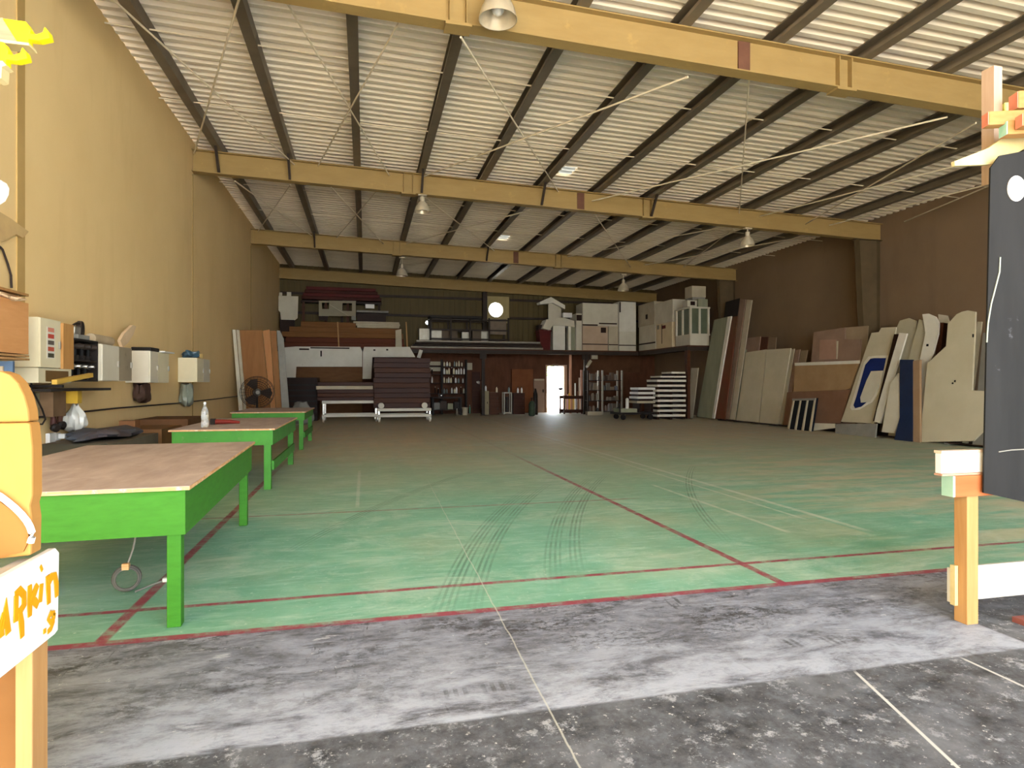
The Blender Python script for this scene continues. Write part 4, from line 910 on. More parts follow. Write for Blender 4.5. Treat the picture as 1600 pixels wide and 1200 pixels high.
L([(1391,600),(1403.5,583),(1405.5,654),(1397,677),(1377.7,675)], 12.5, .12, .035, 'panel', MAT_WHITE2, 'low white panel left of the dark blue panel', base=.0)
L([(1406,562),(1425.6,562),(1426.5,682),(1398,679),(1405.8,652)], 12.46, .12, .05, 'panel', MAT_DBLUE, 'dark blue panel leaning among the white panels', base=.0)
L([(1426.3,564),(1437,562),(1438,683),(1427,683)], 12.48, .12, .06, 'board', M('#9c8164', '#8e7357', 2, .6), 'tan edge board between the dark blue panel and largest white shape', 'board', base=.0)
L([(1481,506),(1494.6,491),(1503,487),(1512,485),(1524,487),(1523,518),(1518.5,610),(1538.7,611),(1536.8,673),(1520.5,689),(1438.3,682),(1448.8,568),(1478,541)], 12.56, K, .04, 'panel', M('#c2b99f', '#b6ad92', 1.2, .6), 'largest white shaped panel, stepped and round-cornered, at the near end', base=.0, parts=[([(1519,522),(1521.5,522),(1521,527),(1519,527)], MAT_DARK, 'bolt_hole'), ([(1491,594),(1493,594),(1492.5,597),(1490.5,597)], MAT_DARK, 'bolt_hole'), ([(1487.5,597.5),(1489.5,597.5),(1489,600),(1487,600)], MAT_DARK, 'bolt_hole')])
L([(1468,504),(1473,504),(1455,684),(1446,683)], 12.86, K, .03, 'board', MAT_BROWN2, 'brown board behind the largest white shape, left one', 'board')
L([(1473.5,504),(1480,505),(1466,685),(1456,684)], 12.92, K, .03, 'board', MAT_DBROWN, 'darker brown board behind the largest white shape, right one', 'board')
L([(1466,491),(1480,493),(1500,560),(1490,686),(1470,684)], 12.98, K, .03, 'panel', MAT_WHITE2, 'white panel top showing behind the brown boards')
L([(1527,502.6),(1534,502.6),(1512,688),(1504,687)], 12.78, K, .03, 'slat', MAT_PANEL2, 'pale slat right of the largest white shape', 'slat')
L([(1536,520),(1556,520),(1546,691),(1520,689)], 12.68, K, .03, 'panel', M('#7e7a70', '#706c62', 2, .6), 'grey panel at the nearest end, half hidden by the black sheet')
# ---------------------------------------------------------------- plywood sheets by the left wall, fan
PL = [([(361,514),(366,514),(383,676),(376,676)], MAT_WHITE2, 'leftmost white-edged board leaning by the left wall', 18.0),
      ([(367,514),(372,515),(388,676),(384,676)], MAT_DULLW, 'second pale board leaning by the left wall', 18.06),
      ([(373,515),(408,515),(426,676),(388,676)], MAT_PLY, 'widest orange plywood sheet behind the round fan', 18.1),
      ([(409,516),(420,514),(433,676),(427,676)], M('#a9774c', '#996a42', 1.5, .6, 0, (6, 6, .6)), 'brown plank right of the orange plywood sheet', 18.05),
      ([(421,516),(430,516),(442.5,676),(434,676)], MAT_PLY, 'orange plank beside the grey board by the left wall', 18.12),
      ([(431,515),(436,516),(442,528),(455,676),(443,676)], MAT_GREY, 'grey board at the right end of the plywood sheets', 18.2)]
for pts, mt, lab, Y in PL:
    tag(ypoly(pts, Y, .03, 0, .06).build('plywood_sheet', mt), lab, 'sheet', 'sheets leaning by the left wall')
fc = atY(402, 613, 16.9); R = .41
t = thing('pedestal_fan', 'round dark industrial fan standing behind the third green table', 'fan', (fc.x, fc.y, 0))
ax = Vector((.25, -1, 0)).normalized()
g = MB()
for r, o in ((R, 0), (R*.8, .07), (R*.55, .1), (R*.3, .11), (R*.93, .04), (R*.67, .09), (R*.42, .105)): g.torus(fc+ax*o, r, .006, ax, 32, 5)
for r, o in ((R, -.01), (R*.7, -.1)): g.torus(fc+ax*o, r, .008, ax, 32, 5)
u = Vector((0, 0, 1)); w = ax.cross(u).normalized()
for k in range(28):
    a = 2*math.pi*k/28; d = u*math.cos(a)+w*math.sin(a); g.tube([fc+d*R, fc+d*R*.8+ax*.07, fc+d*R*.3+ax*.11, fc+d*.05+ax*.115], .004, 4)
g.build('grille', MAT_DARK, t)
b = MB()
for k in range(3):
    a = 2*math.pi*k/3; d = u*math.cos(a)+w*math.sin(a); e = u*math.cos(a+.9)+w*math.sin(a+.9)
    b.prism([fc+d*.05, fc+d*R*.85-ax*.03, fc+(d+e).normalized()*R*.9, fc+e*R*.8+ax*.05, fc+e*.05+ax*.02], ax*.01)
b.build('blades', MAT_STEEL, t); MB().lathe([(.02, -.2), (.09, -.2), (.1, 0), (.07, .04), (.05, .12), (.01, .13)], fc, 18, ax).build('motor', MAT_GREY, t, True)
MB().tube([Vector((fc.x, fc.y, .04)), fc-ax*.12], .03).build('pole', MAT_DARK, t); MB().lathe([(.3, 0), (.3, .03), (.05, .07), (.03, .07)], (fc.x, fc.y, 0), 24).build('base', MAT_DARK, t, True)
# ---------------------------------------------------------------- green work tables
def table(x0, x1, y0, y1, h, ap, label, mt, leg, stretch, rz):
    t = thing('work_table', label, 'table', (x1, y0, 0), 'green work tables', rz, True)
    W, D = x1-x0, y1-y0
    MB().box(-W-.03, .025, -.03, D+.02, h-.022, h).build('tabletop', MAT_TOP, t)
    e = MB().box(-W-.031, .027, -.034, -.0302, h-.021, h-.003).box(.0252, .029, -.03, D+.02, h-.021, h-.003).build('top_edging', MAT_PLYEDGE, t)
    for nm, q in (('front_apron', (-W, 0, 0, .025)), ('back_apron', (-W, 0, D-.025, D)), ('side_apron', (-.025, 0, .0255, D-.0255)), ('side_apron', (-W, -W+.025, .0255, D-.0255))):
        MB().box(*q, h-.022-ap, h-.0225).build(nm, mt, t)
    for xx in (-.027-leg, -W+.027):
        for yy in (.027, D-.35 if h > .9 else D-.03-leg): MB().box(xx, xx+leg, yy, yy+leg, 0, h-.0225).build('leg', mt, t, bevel=.004)
    if stretch:
        for xx in (-.027, -W+.002): MB().box(xx, xx+.025, .027+leg, D-.03-leg, .24, .36).build('stretcher', mt, t)
    return t
table(-2.33, -.965, 3.72, 6.38, .79, .25, 'nearest bright green work table at the left', MAT_GREEN, .072, False, math.radians(2.2))
table(-2.31, -1.14, 8.32, 10.95, .785, .19, 'second green work table, with a clear bottle on top', MAT_GREEN2, .085, True, 0)
table(-2.58, -1.2, 13.2, 15.4, .785, .15, 'farthest green work table in front of the round fan', MAT_GREEN2, .085, True, 0)
p = Vector((-2.03, 8.72, .786)); t = thing('water_bottle', 'clear plastic bottle standing on the second green table', 'bottle', p)
gm = NT('clear_plastic'); gm.b.inputs['Transmission Weight'].default_value = .75; gm.fin((.85, .87, .84, 1), .12)
MB().lathe([(.04, 0), (.045, .01), (.045, .09), (.041, .1), (.045, .11), (.045, .2), (.03, .25), (.015, .28), (.015, .3)], p, 20).build('body', gm.m, t, True); MB().lathe([(.018, .3), (.018, .33)], p, 14).build('cap', MAT_BRIGHT, t)
p = Vector((-1.93, 9.3, .786)); t = thing('hand_tool', 'dark red hand tool lying on the second green table', 'tool', p)
MB().tube([p+Vector((-.1, 0, .035)), p+Vector((.08, .03, .035)), p+Vector((.2, .08, .02))], [.035, .03, .018], 10).build('body', M('#7a2a20', '#67221a', 4, .5), t, True); MB().box(p.x-.16, p.x-.1, p.y-.04, p.y+.04, p.z, p.z+.08).build('head', MAT_DARK, t)
# coiled lead under table
c = Vector((-1.49, 4.42, .1)); t = thing('extension_lead', 'coiled grey lead hanging from the nearest green table to the floor', 'cord', c-Vector((0, 0, .1)))
cm = MB(); ax = Vector((.35, -1, .1))
for k, (rr, o) in enumerate(((.078, -.012), (.07, 0), (.075, .012), (.066, .02))): cm.torus(c+ax.normalized()*o, rr, .007, ax, 26, 6)
cm.build('coil', M('#5d5b54', '#504e48', 5, .5), t, True)
MB().tube([c+Vector((0, 0, .075)), c+Vector((.03, .02, .18)), c+Vector((.05, .04, .32)), (c.x+.06, c.y+.05, .52)], .006, 6).build('lead', MAT_GREY, t, True)
MB().box(c.x-.02, c.x+.02, c.y-.03, c.y, .16, .2).build('tie', MAT_PLYEDGE, t)
p = atZ(262, 909, 0); MB().tube([c+Vector((.05, 0, -.09)), (c.x+.1, c.y+.12, .008), p+Vector((-.02, 0, .012))], .006, 6).build('tail', MAT_GREY, t, True); MB().box(p.x-.03, p.x+.03, p.y-.02, p.y+.02, .002, .03).build('plug', MAT_PLASTIC, t, bevel=.006)
# ---------------------------------------------------------------- left wall: cabinets and clutter
XF = -3.21
def wcab(corner, side, yt, yb, label, mt, split=None, sidem=None, X1=XF, parts=()):
    a = atX(corner, yb, X1); b = atX(corner, yt, X1); y1 = atX(side, 600, X1).y
    t = thing('wall_cabinet', label, 'cabinet', (-3.4, (a.y+y1)/2, a.z), 'cabinets on the left wall')
    MB().box(WL+.005, X1-.02, a.y, y1, a.z, b.z).build('body', mt, t, bevel=.004)
    ys = [a.y]+([atX(split, 600, X1).y] if split else [])+[y1]
    for k in range(len(ys)-1):
        d = MB().box(X1-.019, X1, ys[k]+.005, ys[k+1]-.005, a.z+.005, b.z-.005).build('door', (sidem if k and sidem else mt), t)
        MB().box(X1, X1+.02, ys[k+1]-.06, ys[k+1]-.04, (a.z+b.z)/2-.05, (a.z+b.z)/2+.03).build('handle', MAT_GALV, d)
    return t, a.y, y1, a.z, b.z
MAT_CAB = M('#d9cfae', '#cec4a2', 2, .5, 0, None, 0, ('#a08f66', -.05)); MAT_CAB2 = M('#cfc8b4', '#c4bca6', 2, .5, 0, None, 0, ('#8d8168', -.04))
t, ya, yb_, za, zb = wcab(63, 95, 495, 574, 'nearest cream wall cabinet with a column of coloured stickers', MAT_CAB, X1=-3.26)
dr = [c for c in t.children if c.name.startswith('door')][0]
y0s = ya+.13
MB().box(-3.2599, -3.257, y0s, y0s+.17, za+.1, zb-.09).build('sticker_sheet', MAT_WHITE, dr)
for k, c in enumerate(('#4a4636', '#b5543c', '#5c5248', '#b0493a', '#c9806a')):
    z = za+.11+k*.068; MB().box(-3.2568, -3.2555, y0s+.02, y0s+.15, z, z+.045).build('sticker', M(c, None, 6, .5), dr)
MB().box(WL+.005, -3.24, yb_+.012, yb_+.26, za-.005, zb-.02).build('open_side', M('#b98a52', '#a97b46', 2, .6, 0, (6, 6, 1)), t)
MB().box(WL+.005, -3.24, ya-.08, yb_+.2, za-.16, za-.006).build('lower_box', M('#c9c0a4', '#bdb496', 2, .6), t)
MB().box(-3.2399, -3.235, ya+.06, yb_+.12, za-.145, za-.03).build('lower_opening', M('#6b5230', '#5c4628', 2, .7), t)
wcab(160, 206, 537, 595, 'second white wall cabinet, with a stained grey right half', MAT_CAB2, 186, M('#9d9078', '#8b7e66', 2, .5, 0, None, 0, ('#5a4a38', .02)))
wcab(235, 264, 548, 598, 'third white wall cabinet, with a plastic sheet on top', MAT_CAB2, 247, MAT_CAB)
wcab(308, 328, 559, 597, 'farthest small cream wall cabinet with a blue bag on top', MAT_CAB, 318, MAT_CAB2)
def wx(px, py, X=-3.4): return atX(px, py, X)
# black tool shelf between first and second cabinets
a, b = wx(101, 600, -3.25), wx(141, 590, -3.25)
t = thing('tool_shelf', 'black shelf unit packed with tools between the first two cabinets', 'shelf', (-3.4, (a.y+b.y)/2, 1.38)); ya, yb_ = 8.06, 8.66
MB().box(WL+.005, -3.53, ya, yb_, 1.4, 1.92).build('back', MAT_DARK, t)
for z in (1.38, 1.62, 1.86): MB().box(-3.53, -3.24, ya, yb_, z, z+.02).build('shelf', MAT_DARK, t)
MB().box(-3.53, -3.24, yb_-.02, yb_, 1.4, 1.86).build('side', MAT_DARK, t)
for k in range(6):
    y = ya+.05+k*.09; z = 1.401 if k % 2 == 0 else 1.641
    t2 = thing('power_drill', f'{ORD[k]} dark tool from the near end on the black tool shelf', 'tool', (-3.32, y, z), 'tools on the black shelf')
    MB().box(-3.34, -3.28, y-.03, y+.03, z, z+.05).build('battery', MAT_DARK, t2); MB().tube([(-3.31, y, z+.05), (-3.31, y, z+.13)], .02).build('grip', MAT_BLACK, t2); MB().lathe([(.03, -.08), (.035, .05), (.02, .1)], (-3.31, y, z+.155), 12, (1, 0, 0)).build('barrel', MAT_STEEL if k % 2 else MAT_CHROME, t2, True)
p = Vector((-3.34, 8.3, 1.881)); t = thing('mitre_saw', 'grey bench machine with a round guard on the black tool shelf', 'machine', p)
MB().box(p.x-.12, p.x+.1, p.y-.18, p.y+.12, p.z, p.z+.05).build('base', MAT_GREY, t); MB().lathe([(.09, -.03), (.1, -.02), (.1, .02), (.09, .03)], p+Vector((0, .12, .13)), 20, (1, .2, 0)).build('guard', MAT_STEEL, t, True); MB().box(p.x-.08, p.x+.06, p.y-.16, p.y, p.z+.05, p.z+.15).build('motor', MAT_GALV, t, bevel=.02); MB().tube([p+Vector((0, -.1, .15)), p+Vector((.02, -.03, .19)), p+Vector((.02, .05, .19))], .012).build('handle', MAT_DARK, t)
t = thing('long_bar', 'yellow timber bar resting below the tool shelf', 'bar', wx(115, 592)); a, b = wx(85, 597, -3.2), wx(142, 586, -3.2)
MB().bar(a, b, .05, .05).build('body', M('#c9a44e', '#b8923f', 3, .6), t); 
MB().box(WL+.005, -3.17, a.y+.1, a.y+.14, a.z-.06, a.z-.03).build('bracket', MAT_DARK, t)
a, b = wx(62, 601, -3.3), wx(160, 601, -3.3)
tag(MB().box(WL+.005, -3.2, a.y, b.y, 1.27, 1.3).build('wall_shelf', MAT_DARK), 'long black shelf board under the first two wall cabinets', 'shelf')
a = wx(134, 607); tag(MB().box(-3.45, -3.3, 8.25, 8.36, 1.12, 1.269).build('yellow_block', M('#cba33a', '#bb932e', 4, .5)), 'yellow block hanging under the black shelf board', 'block')
p = Vector((-3.42, 8.7, 1.62))
a = atX(142, 520, -3.4); t = tag(MB().tube([(-3.36, 8.75, 1.925), (-3.36, 9.35, 1.925)], .065, 16).build('paper_roll', M('#b5a386', '#a59376', 3, .7), smooth=True), 'pale roll lying on top of the second wall cabinet', 'roll')
q = [atX(px, py, -3.3) for px, py in ((188, 530), (195, 518), (208, 506), (213, 508), (208, 522), (200, 534), (192, 541))]
z0 = min(v.z for v in q); 
for v in q: v.z += 1.862-z0
tag(MB().prism(q, (-.04, .0, 0)).build('carved_wing', M('#d9bf9c', '#cbae89', 3, .6)), 'pale wing-shaped wooden piece standing on the second wall cabinet', 'carving')
tag(MB().box(-3.5, -3.22, 10.55, 10.95, 1.864, 1.92).build('tray', MAT_DARK, bevel=.01), 'dark tray on top of the third wall cabinet', 'tray')
tag(MB().box(-3.5, -3.15, 10.98, 11.5, 1.864, 1.885).build('plastic_sheet', MAT_BRIGHT), 'shiny white sheet on top of the third wall cabinet', 'sheet')
tag(MB().sack((-3.37, 13.42, 1.872), .28, .4, .13, 8, .9).build('blue_bag', M('#3f5a68', '#34505e', 6, .4), smooth=True), 'dark blue bag on top of the farthest wall cabinet', 'bag')
tag(MB().lathe([(.045, 0), (.045, .1)], (-3.3, 13.85, 1.872), 14).build('tape_roll', M('#c2a56a', '#b2955a', 5, .6)), 'small tan tape roll on the farthest wall cabinet', 'tape')
# hanging bags and tools
def hang(px, py0, py1, w, label, mt, seed, X=-3.42, neck=.3):
    a, b = atX(px, py1, X), atX(px, py0, X); tag(MB().sack((X, a.y, a.z), min(.22, w), w, b.z-a.z, seed, neck).build('plastic_bag', mt, smooth=True), label, 'bag', 'bags hanging on the left wall')
hang(117, 632, 673, .24, 'white plastic bag hanging below the first wall cabinets', MAT_PLASTIC, 2)
hang(292, 600, 634, .4, 'greyish plastic bag hanging under the farthest wall cabinet', M('#8b9080', '#7b8070', 5, .4), 4, -3.42, .8)
hang(222, 600, 628, .3, 'dark bundle hanging under the third wall cabinet', M('#4a362c', '#3d2b22', 5, .6), 6, -3.44, .9)
for k, (px, py0, py1, mt, lab) in enumerate(((83, 642, 668, M('#4a2c26', '#3c221d', 4, .5), 'dark brown drill hanging below the first cabinet, nearer one'), (93, 638, 664, M('#5b3a2c', '#4c2f23', 4, .5), 'dark brown drill hanging below the first cabinet, farther one'))):
    a, b = atX(px, py1, -3.44), atX(px, py0, -3.44); t = thing('hand_drill', lab, 'tool', a); h = b.z-a.z
    MB().tube([a+Vector((0, 0, .02)), a+Vector((0, .01, h*.6)), a+Vector((0, 0, h))], [.03, .028, .035], 10).build('body', mt, t, True); MB().lathe([(.02, 0), (.045, .01), (.05, .05), (.03, .07)], a, 12, (1, -.6, -.1)).build('head', MAT_DARK, t, True)
    MB().box(WL+.005, -3.44, a.y-.01, a.y+.01, b.z-.03, b.z-.01).build('hook', MAT_STEEL, t)
a = atX(120, 612, -3.45); tag(MB().box(WL+.005, -3.4, 7.9, 8.2, .98, 1.26).build('tool_pouch', M('#7d6248', '#6c533b', 4, .7)), 'brown tool pouch hanging under the black shelf board', 'pouch')
a, b = atX(84, 690, -3.5), atX(94, 680, -3.5); t = thing('wall_socket', 'white wall socket with a plug below the hanging drills', 'socket', a)
MB().box(WL+.005, -3.51, a.y-.07, a.y+.08, a.z-.02, a.z+.1).build('plate', MAT_BRIGHT, t, bevel=.005); MB().box(-3.51, -3.44, a.y+.12, a.y+.18, a.z+.02, a.z+.08).build('plug', MAT_BRIGHT, t, bevel=.01); MB().box(WL+.005, -3.51, a.y+.08, a.y+.2, a.z, a.z+.09).build('plate', MAT_BRIGHT, t, bevel=.005)
pts = [atX(px, py, -3.5) for px, py in ((20, 655), (60, 652), (124, 644), (180, 638), (277, 630), (340, 623), (400, 615))]
tag(MB().tube(pts, .013, 6).build('conduit', MAT_STEEL, smooth=True), 'dark cable conduit running along the left wall below the cabinets', 'conduit')
pts = [atX(px, py, -3.45) for px, py in ((47, 592), (52, 612), (66, 640), (71, 655), (66, 663), (55, 662), (44, 655), (30, 652))]
tag(MB().tube(pts, .009, 6).build('cable', MAT_DARK, smooth=True), 'dark looping cable hanging under the nearest wall cabinet', 'cable')
a, b = atX(28, 660, -3.53), atX(62, 598, -3.53); tag(MB().box(WL+.005, -3.53, min(a.y, b.y), max(a.y, b.y), a.z, 1.25).build('backboard', M('#a29b7b', '#948d6d', 3, .6)), 'greenish backboard on the left wall under the nearest cabinet', 'board')
a = atX(78, 600, -3.53); tag(MB().box(WL+.005, -3.54, 7.62, 7.88, .98, 1.26).build('wall_grille', M('#7a6748', '#6a583c', 6, .7, 0, (1, 1, 20))), 'brown vent panel on the wall below the nearest cabinet', 'panel')
# plywood box and boards at the left edge
t = thing('plywood_box', 'orange plywood box at the left edge beside the nearest cabinet', 'box', (-3.42, 6.6, 1.5)); Yq = 6.75
a, b = atY(0, 562, Yq), atY(27, 470, Yq); MB().box(WL+.005, b.x, Yq-.5, Yq+.2, a.z+.06, b.z).build('body', M('#cf9863', '#c28a55', 2, .6, 0, (1, 1, 7)), t)
MB().box(WL+.005, b.x+.01, Yq-.52, Yq+.2, a.z, a.z+.02).box(WL+.005, b.x+.005, Yq-.52, Yq+.2, a.z+.03, a.z+.05).build('bottom_boards', MAT_TIMBER, t)
MB().sack((b.x-.12, Yq-.05, b.z), .3, .45, .045, 5, .9).build('wrapping', M('#d8b994', '#c9a77f', 7, .6), t, True)
a = atY(10, 563, 6.7); t = thing('picture_frame', 'blue framed panel below the orange plywood box', 'frame', (-3.45, 6.7, 1.38))
x1 = atY(20, 570, 6.7).x; z0, z1 = 1.36, atY(10, 564, 6.7).z
MB().box(WL+.005, x1, 6.7, 6.73, z0, z1).build('frame', M('#5b7088', '#4d627a', 3, .5), t); MB().box(WL+.005, x1-.07, 6.68, 6.699, z0, z1-.05).build('picture', M('#b9a88c', '#ab9a7e', 4, .6), t)
for k, (px1, py0, py1, mt, lab) in enumerate(((45, 459, 464, MAT_TIMBERX, 'long pale plank jutting out above the orange plywood box'), (30, 466, 469, M('#7d8894', '#6d7884', 3, .5), 'blue-grey plank under the long pale plank'))):
    b = atY(px1, (py0+py1)/2, 7.0); z = b.z; tag(MB().box(WL+.005, b.x, 6.2, 7.0, z-.012, z+.012).build('plank', mt), lab, 'plank')
p = atX(30, 375, -3.5); a = p
q = [atX(px, py, -3.52) for px, py in ((-10, 325), (18, 342), (45, 362), (36, 372), (26, 366), (8, 376), (-12, 380))]
tag(MB().prism(q, (-.03, 0, 0)).build('torn_sheet', M('#c2a571', '#b5986a', 5, .8)), 'torn tan sheet stuck high on the left wall at the picture edge', 'sheet')
pts = [atX(px, py, -3.52) for px, py in ((-8, 378), (4, 390), (12, 412), (17, 430), (18, 450))]
tag(MB().tube(pts, .012, 6).build('wall_cable', MAT_STEEL, smooth=True), 'dark cable running down the left wall at the picture edge', 'cable')
# crates along the left wall behind the tables
tag(MB().box(-3.5, -2.75, 5.9, 7.6, 0, .70).build('steel_chest', M('#5f635a', '#53574e', 3, .55), bevel=.01), 'grey-green steel chest behind the nearest green table', 'chest')
t = thing('storage_crate', 'grey crate with a blue sheet on top, along the left wall', 'crate', (-3.1, 8.5, 0)); MB().box(-3.5, -2.75, 7.75, 9.3, 0, .68).build('body', M('#6d6455', '#5d5547', 3, .7), t)
tag(MB().sack((-3.1, 8.5, .70), .6, 1.3, .1, 12, .8).build('dust_sheet', M('#4b5560', '#5a4a44', 2, .7), smooth=True), 'crumpled dark blue sheet on the grey crate along the left wall', 'sheet')
t = thing('carton', 'brown carton on the floor by the left wall behind the second table', 'carton', (-3.1, 10.2, 0)); MB().box(-3.45, -2.75, 9.45, 10.4, 0, .72).build('body', M('#7d5a3a', '#6e4d30', 3, .8), t); MB().box(-3.3, -3.1, 9.5, 9.7, .72, .84).build('flap', M('#80583a', '#6e4a30', 3, .8), t)
tag(MB().box(-3.45, -2.7, 10.55, 11.6, 0, .8).build('carton', M('#6a4a30', '#5a3e27', 3, .8)), 'taller brown carton behind the second green table', 'carton')
tag(MB().box(-3.45, -2.85, 11.9, 14.6, 0, .55).build('carton', M('#5d4630', '#4e3a27', 3, .8)), 'long low dark carton along the left wall behind the farthest table', 'carton')
# ---------------------------------------------------------------- foreground left bench
XB = -.885
t = thing('timber_bench', 'foreground timber bench at the left edge carrying a painted white board', 'bench', (-1.2, 1.7, 0))
a = atX(90, 862, XB); yE = a.y; zT = a.z; zB = atX(90, 985, XB).z
def sg(px, py): return atX(px, py, XB)
sb = MB().prism([sg(87, 856), sg(93, 863), sg(91, 984), sg(86, 991), (XB, .75, zB-.005), (XB, .75, zT)], (-.02, 0, 0)).build('side_board', MAT_BRIGHT, t, bevel=.003)
MB().box(-1.75, XB-.021, .75, yE-.03, zT-.06, zT-.03).build('top', M('#cdc6b8', '#bdb5a6', 3, .6), t)
MB().box(XB-.07, XB-.022, yE-.35, yE-.06, zT-.03, zT+.0).build('rail', M('#b0aa9e', '#9f998d', 3, .6), t)
pl, pr = atY(33, 1100, yE-.02), atY(75, 1100, yE-.02)
for xx, yy in ((XB-.064, yE-.095), (-1.72, yE-.1), (XB-.064, .8), (-1.72, .8)): MB().box(xx, xx+.042, yy, yy+.09, 0, zT-.061).build('leg', MAT_TIMBER, t, bevel=.004)
xr_ = atY(32, 1120, yE+.06).x; tag(MB().box(-1.7, xr_, yE+.06, yE+.09, 0, atY(20, 1035, yE+.06).z).build('board', M('#8a6238', '#7a542d', 2, .7, 0, None, 0, ('#5d3f28', .0))), 'stained brown board on the floor behind the leg of the left timber bench', 'board')
SK = [0]
def stroke(mb, pts, w, X=XB):
    SK[0] = (SK[0]+1) % 5; lift = .0008+.0005*SK[0]
    P_ = [sg(px, py) for px, py in pts]; n = len(P_); L_ = []; R_ = []
    for i in range(n):
        d = P_[min(i+1, n-1)]-P_[max(i-1, 0)]; nrm = Vector((0, -d.z, d.y)).normalized()
        ww = w*(.8 if i in (0, n-1) else 1)
        L_.append(P_[i]+nrm*ww/2+Vector((lift, 0, 0))); R_.append(P_[i]-nrm*ww/2+Vector((lift, 0, 0)))
    mb.prism(L_+R_[::-1], (.0015, 0, 0))
g = lambda x, y: (x/3.333, 840+y/3.333)
inks = []
for pts in ([(-45,560),(-30,430),(-18,500),(-4,420),(3,520)], [(0,500),(22,345),(38,500)], [(10,450),(32,450)]):
    inks.append(MB()); stroke(inks[-1], [g(*q) for q in pts], .03)
for let in (([(78,300),(74,440)], [(76,300),(100,275),(122,300),(122,350),(100,390),(82,385)], [(100,385),(108,450),(112,520)]),
            ([(150,248),(150,330),(150,412)], [(190,245),(172,290),(156,325)], [(156,320),(175,335),(190,355)]),
            ([(214,240),(206,338)],), ([(207,168),(216,152)],), ([(243,198),(247,270),(250,345)], [(250,235),(262,205),(280,198),(288,240),(290,308)]),
            ([(278,392),(258,395),(245,425),(258,445),(274,415),(278,392)], [(276,400),(274,440),(262,475),(245,492)], [(236,482),(222,492)])):
    inks.append(MB())
    for pts in let: stroke(inks[-1], [g(*q) for q in pts], .017 if len(let[0]) > 5 else .024)
for k in inks: k.build('letter', MAT_PAINT, sb)
# foam shapes on bench
Yf = 1.98
def fp(pts, Y, th, lo): 
    o = ypoly(pts, Y, th)
    for v in o.v: v.z = max(v.z, lo)
    return o
t = thing('foam_cutout', 'tan rounded foam cut-out, upper piece, at the left picture edge', 'cutout', atY(0, 660, Yf))
fp([(-60,575),(0,580),(14,585),(27,598),(37,618),(43,640),(45,659.5),(-60,661.5)], Yf, .06, 0).build('body', MAT_FOAM, t, bevel=.006)
t = thing('foam_cutout', 'tan foam cut-out, lower taller piece with a white curved edging', 'cutout', atY(0, 860, Yf-.02))
fp([(-60,662.5),(46,660.5),(50,700),(50,775),(46,790),(49,812),(48,868),(-60,880)], Yf-.02, .06, zT-.029).build('body', MAT_FOAM, t, bevel=.006)
pts = [atY(px, py, Yf-.035) for px, py in ((-30, 762), (0, 775), (12, 784), (24, 794), (34, 804), (42, 814), (47, 823), (50, 832), (50, 840), (47.5, 848))]
MB().tube(pts, .009, 8).build('edging', MAT_BRIGHT, t, True)
fp([(-60,795),(0,784),(24,802),(40,822),(46,842),(36,862),(-60,885)], Yf-.028, .0075, zT-.029).build('lower_face', M('#8f6032', '#83552a', 2, .7), t)
# hook board on an upright post (just outside the picture)
Yh = 2.25
t = thing('hook_rack', 'yellow hooked brackets reaching in at the top left corner', 'rack', (-1.25, Yh, 0))
x0p = atY(-25, 100, Yh).x; MB().box(x0p-.09, x0p, Yh, Yh+.07, 0, 2.62).build('post', MAT_TIMBER, t)
def hk(dx, dy, Y, nm):
    pts = [(3,28),(40,33),(48,46),(47,52),(57,53),(66,50),(69,41),(75,48),(78,59),(60,63),(44,61),(45,70),(27,66),(3,28)]
    ypoly([(px+dx, py+dy) for px, py in pts[:-1]], Y, .03).build(nm, MAT_YELLOW, t, bevel=.003)
    a = [atY(px+dx, py+dy, Y) for px, py in ((-40, 26), (3, 26), (27, 66), (-40, 60))]; MB().prism([v+Vector((0, .005, 0)) for v in a], (0, .02, 0)).build('arm', M('#8d7a62', '#7c6a53', 4, .7, 0, WOODX), t)
hk(0, 0, Yh-.04, 'hook'); hk(-35, 32, Yh-.1, 'hook')
ypoly([(-40,61),(0,61),(45,67),(45,71),(0,66),(-40,66)], Yh-.05, .05).build('shelf_edge', MAT_CREAMY, t)
ypoly([(-40,92),(4,95),(10,102),(3,104),(2,122),(-6,124),(-40,110)], Yh-.11, .04).build('bracket', MAT_CREAMY, t)
ypoly([(-30,278),(2,282),(6,290),(5,300),(0,310),(-30,330)], Yh-.01, .03).build('white_disc', MAT_BRIGHT, t)
# ---------------------------------------------------------------- foreground right: bench, black sheet, timber rack
lp = atZ(1511, 973, 0); LX, LY = lp.x, lp.y
t = thing('trestle_bench', 'foreground timber bench with a thick white top at the right edge', 'bench', (LX+.6, LY+.3, 0))
def leg_(x, y): return MB().box(x-.045, x+.035, y-.03, y+.05, 0, .80)
leg_(LX+.01, LY).build('leg', MAT_TIMBER, t, bevel=.004); leg_(LX+1.4, LY).build('leg', MAT_TIMBER, t)
xt = atY(1471, 720, LY-.04).x; xr = atY(1490, 755, LY-.05).x; z_t, z_b = atY(1500, 703, LY-.02).z, atY(1500, 741, LY-.02).z
MB().box(xt, LX+1.5, LY-.04, LY+.0, z_b+.01, z_t-.015).build('top_slab', MAT_BRIGHT, t, bevel=.004); MB().box(xt-.003, LX+1.5, LY-.043, LY+.003, z_t-.014, z_t).build('top_skin', M('#c9b49f', '#bba58f', 3, .6), t)
MB().box(xt, LX+1.5, LY-.045, LY+.005, z_b-.002, z_b+.009).build('bottom_skin', M('#b98f78', '#aa8068', 3, .6), t)
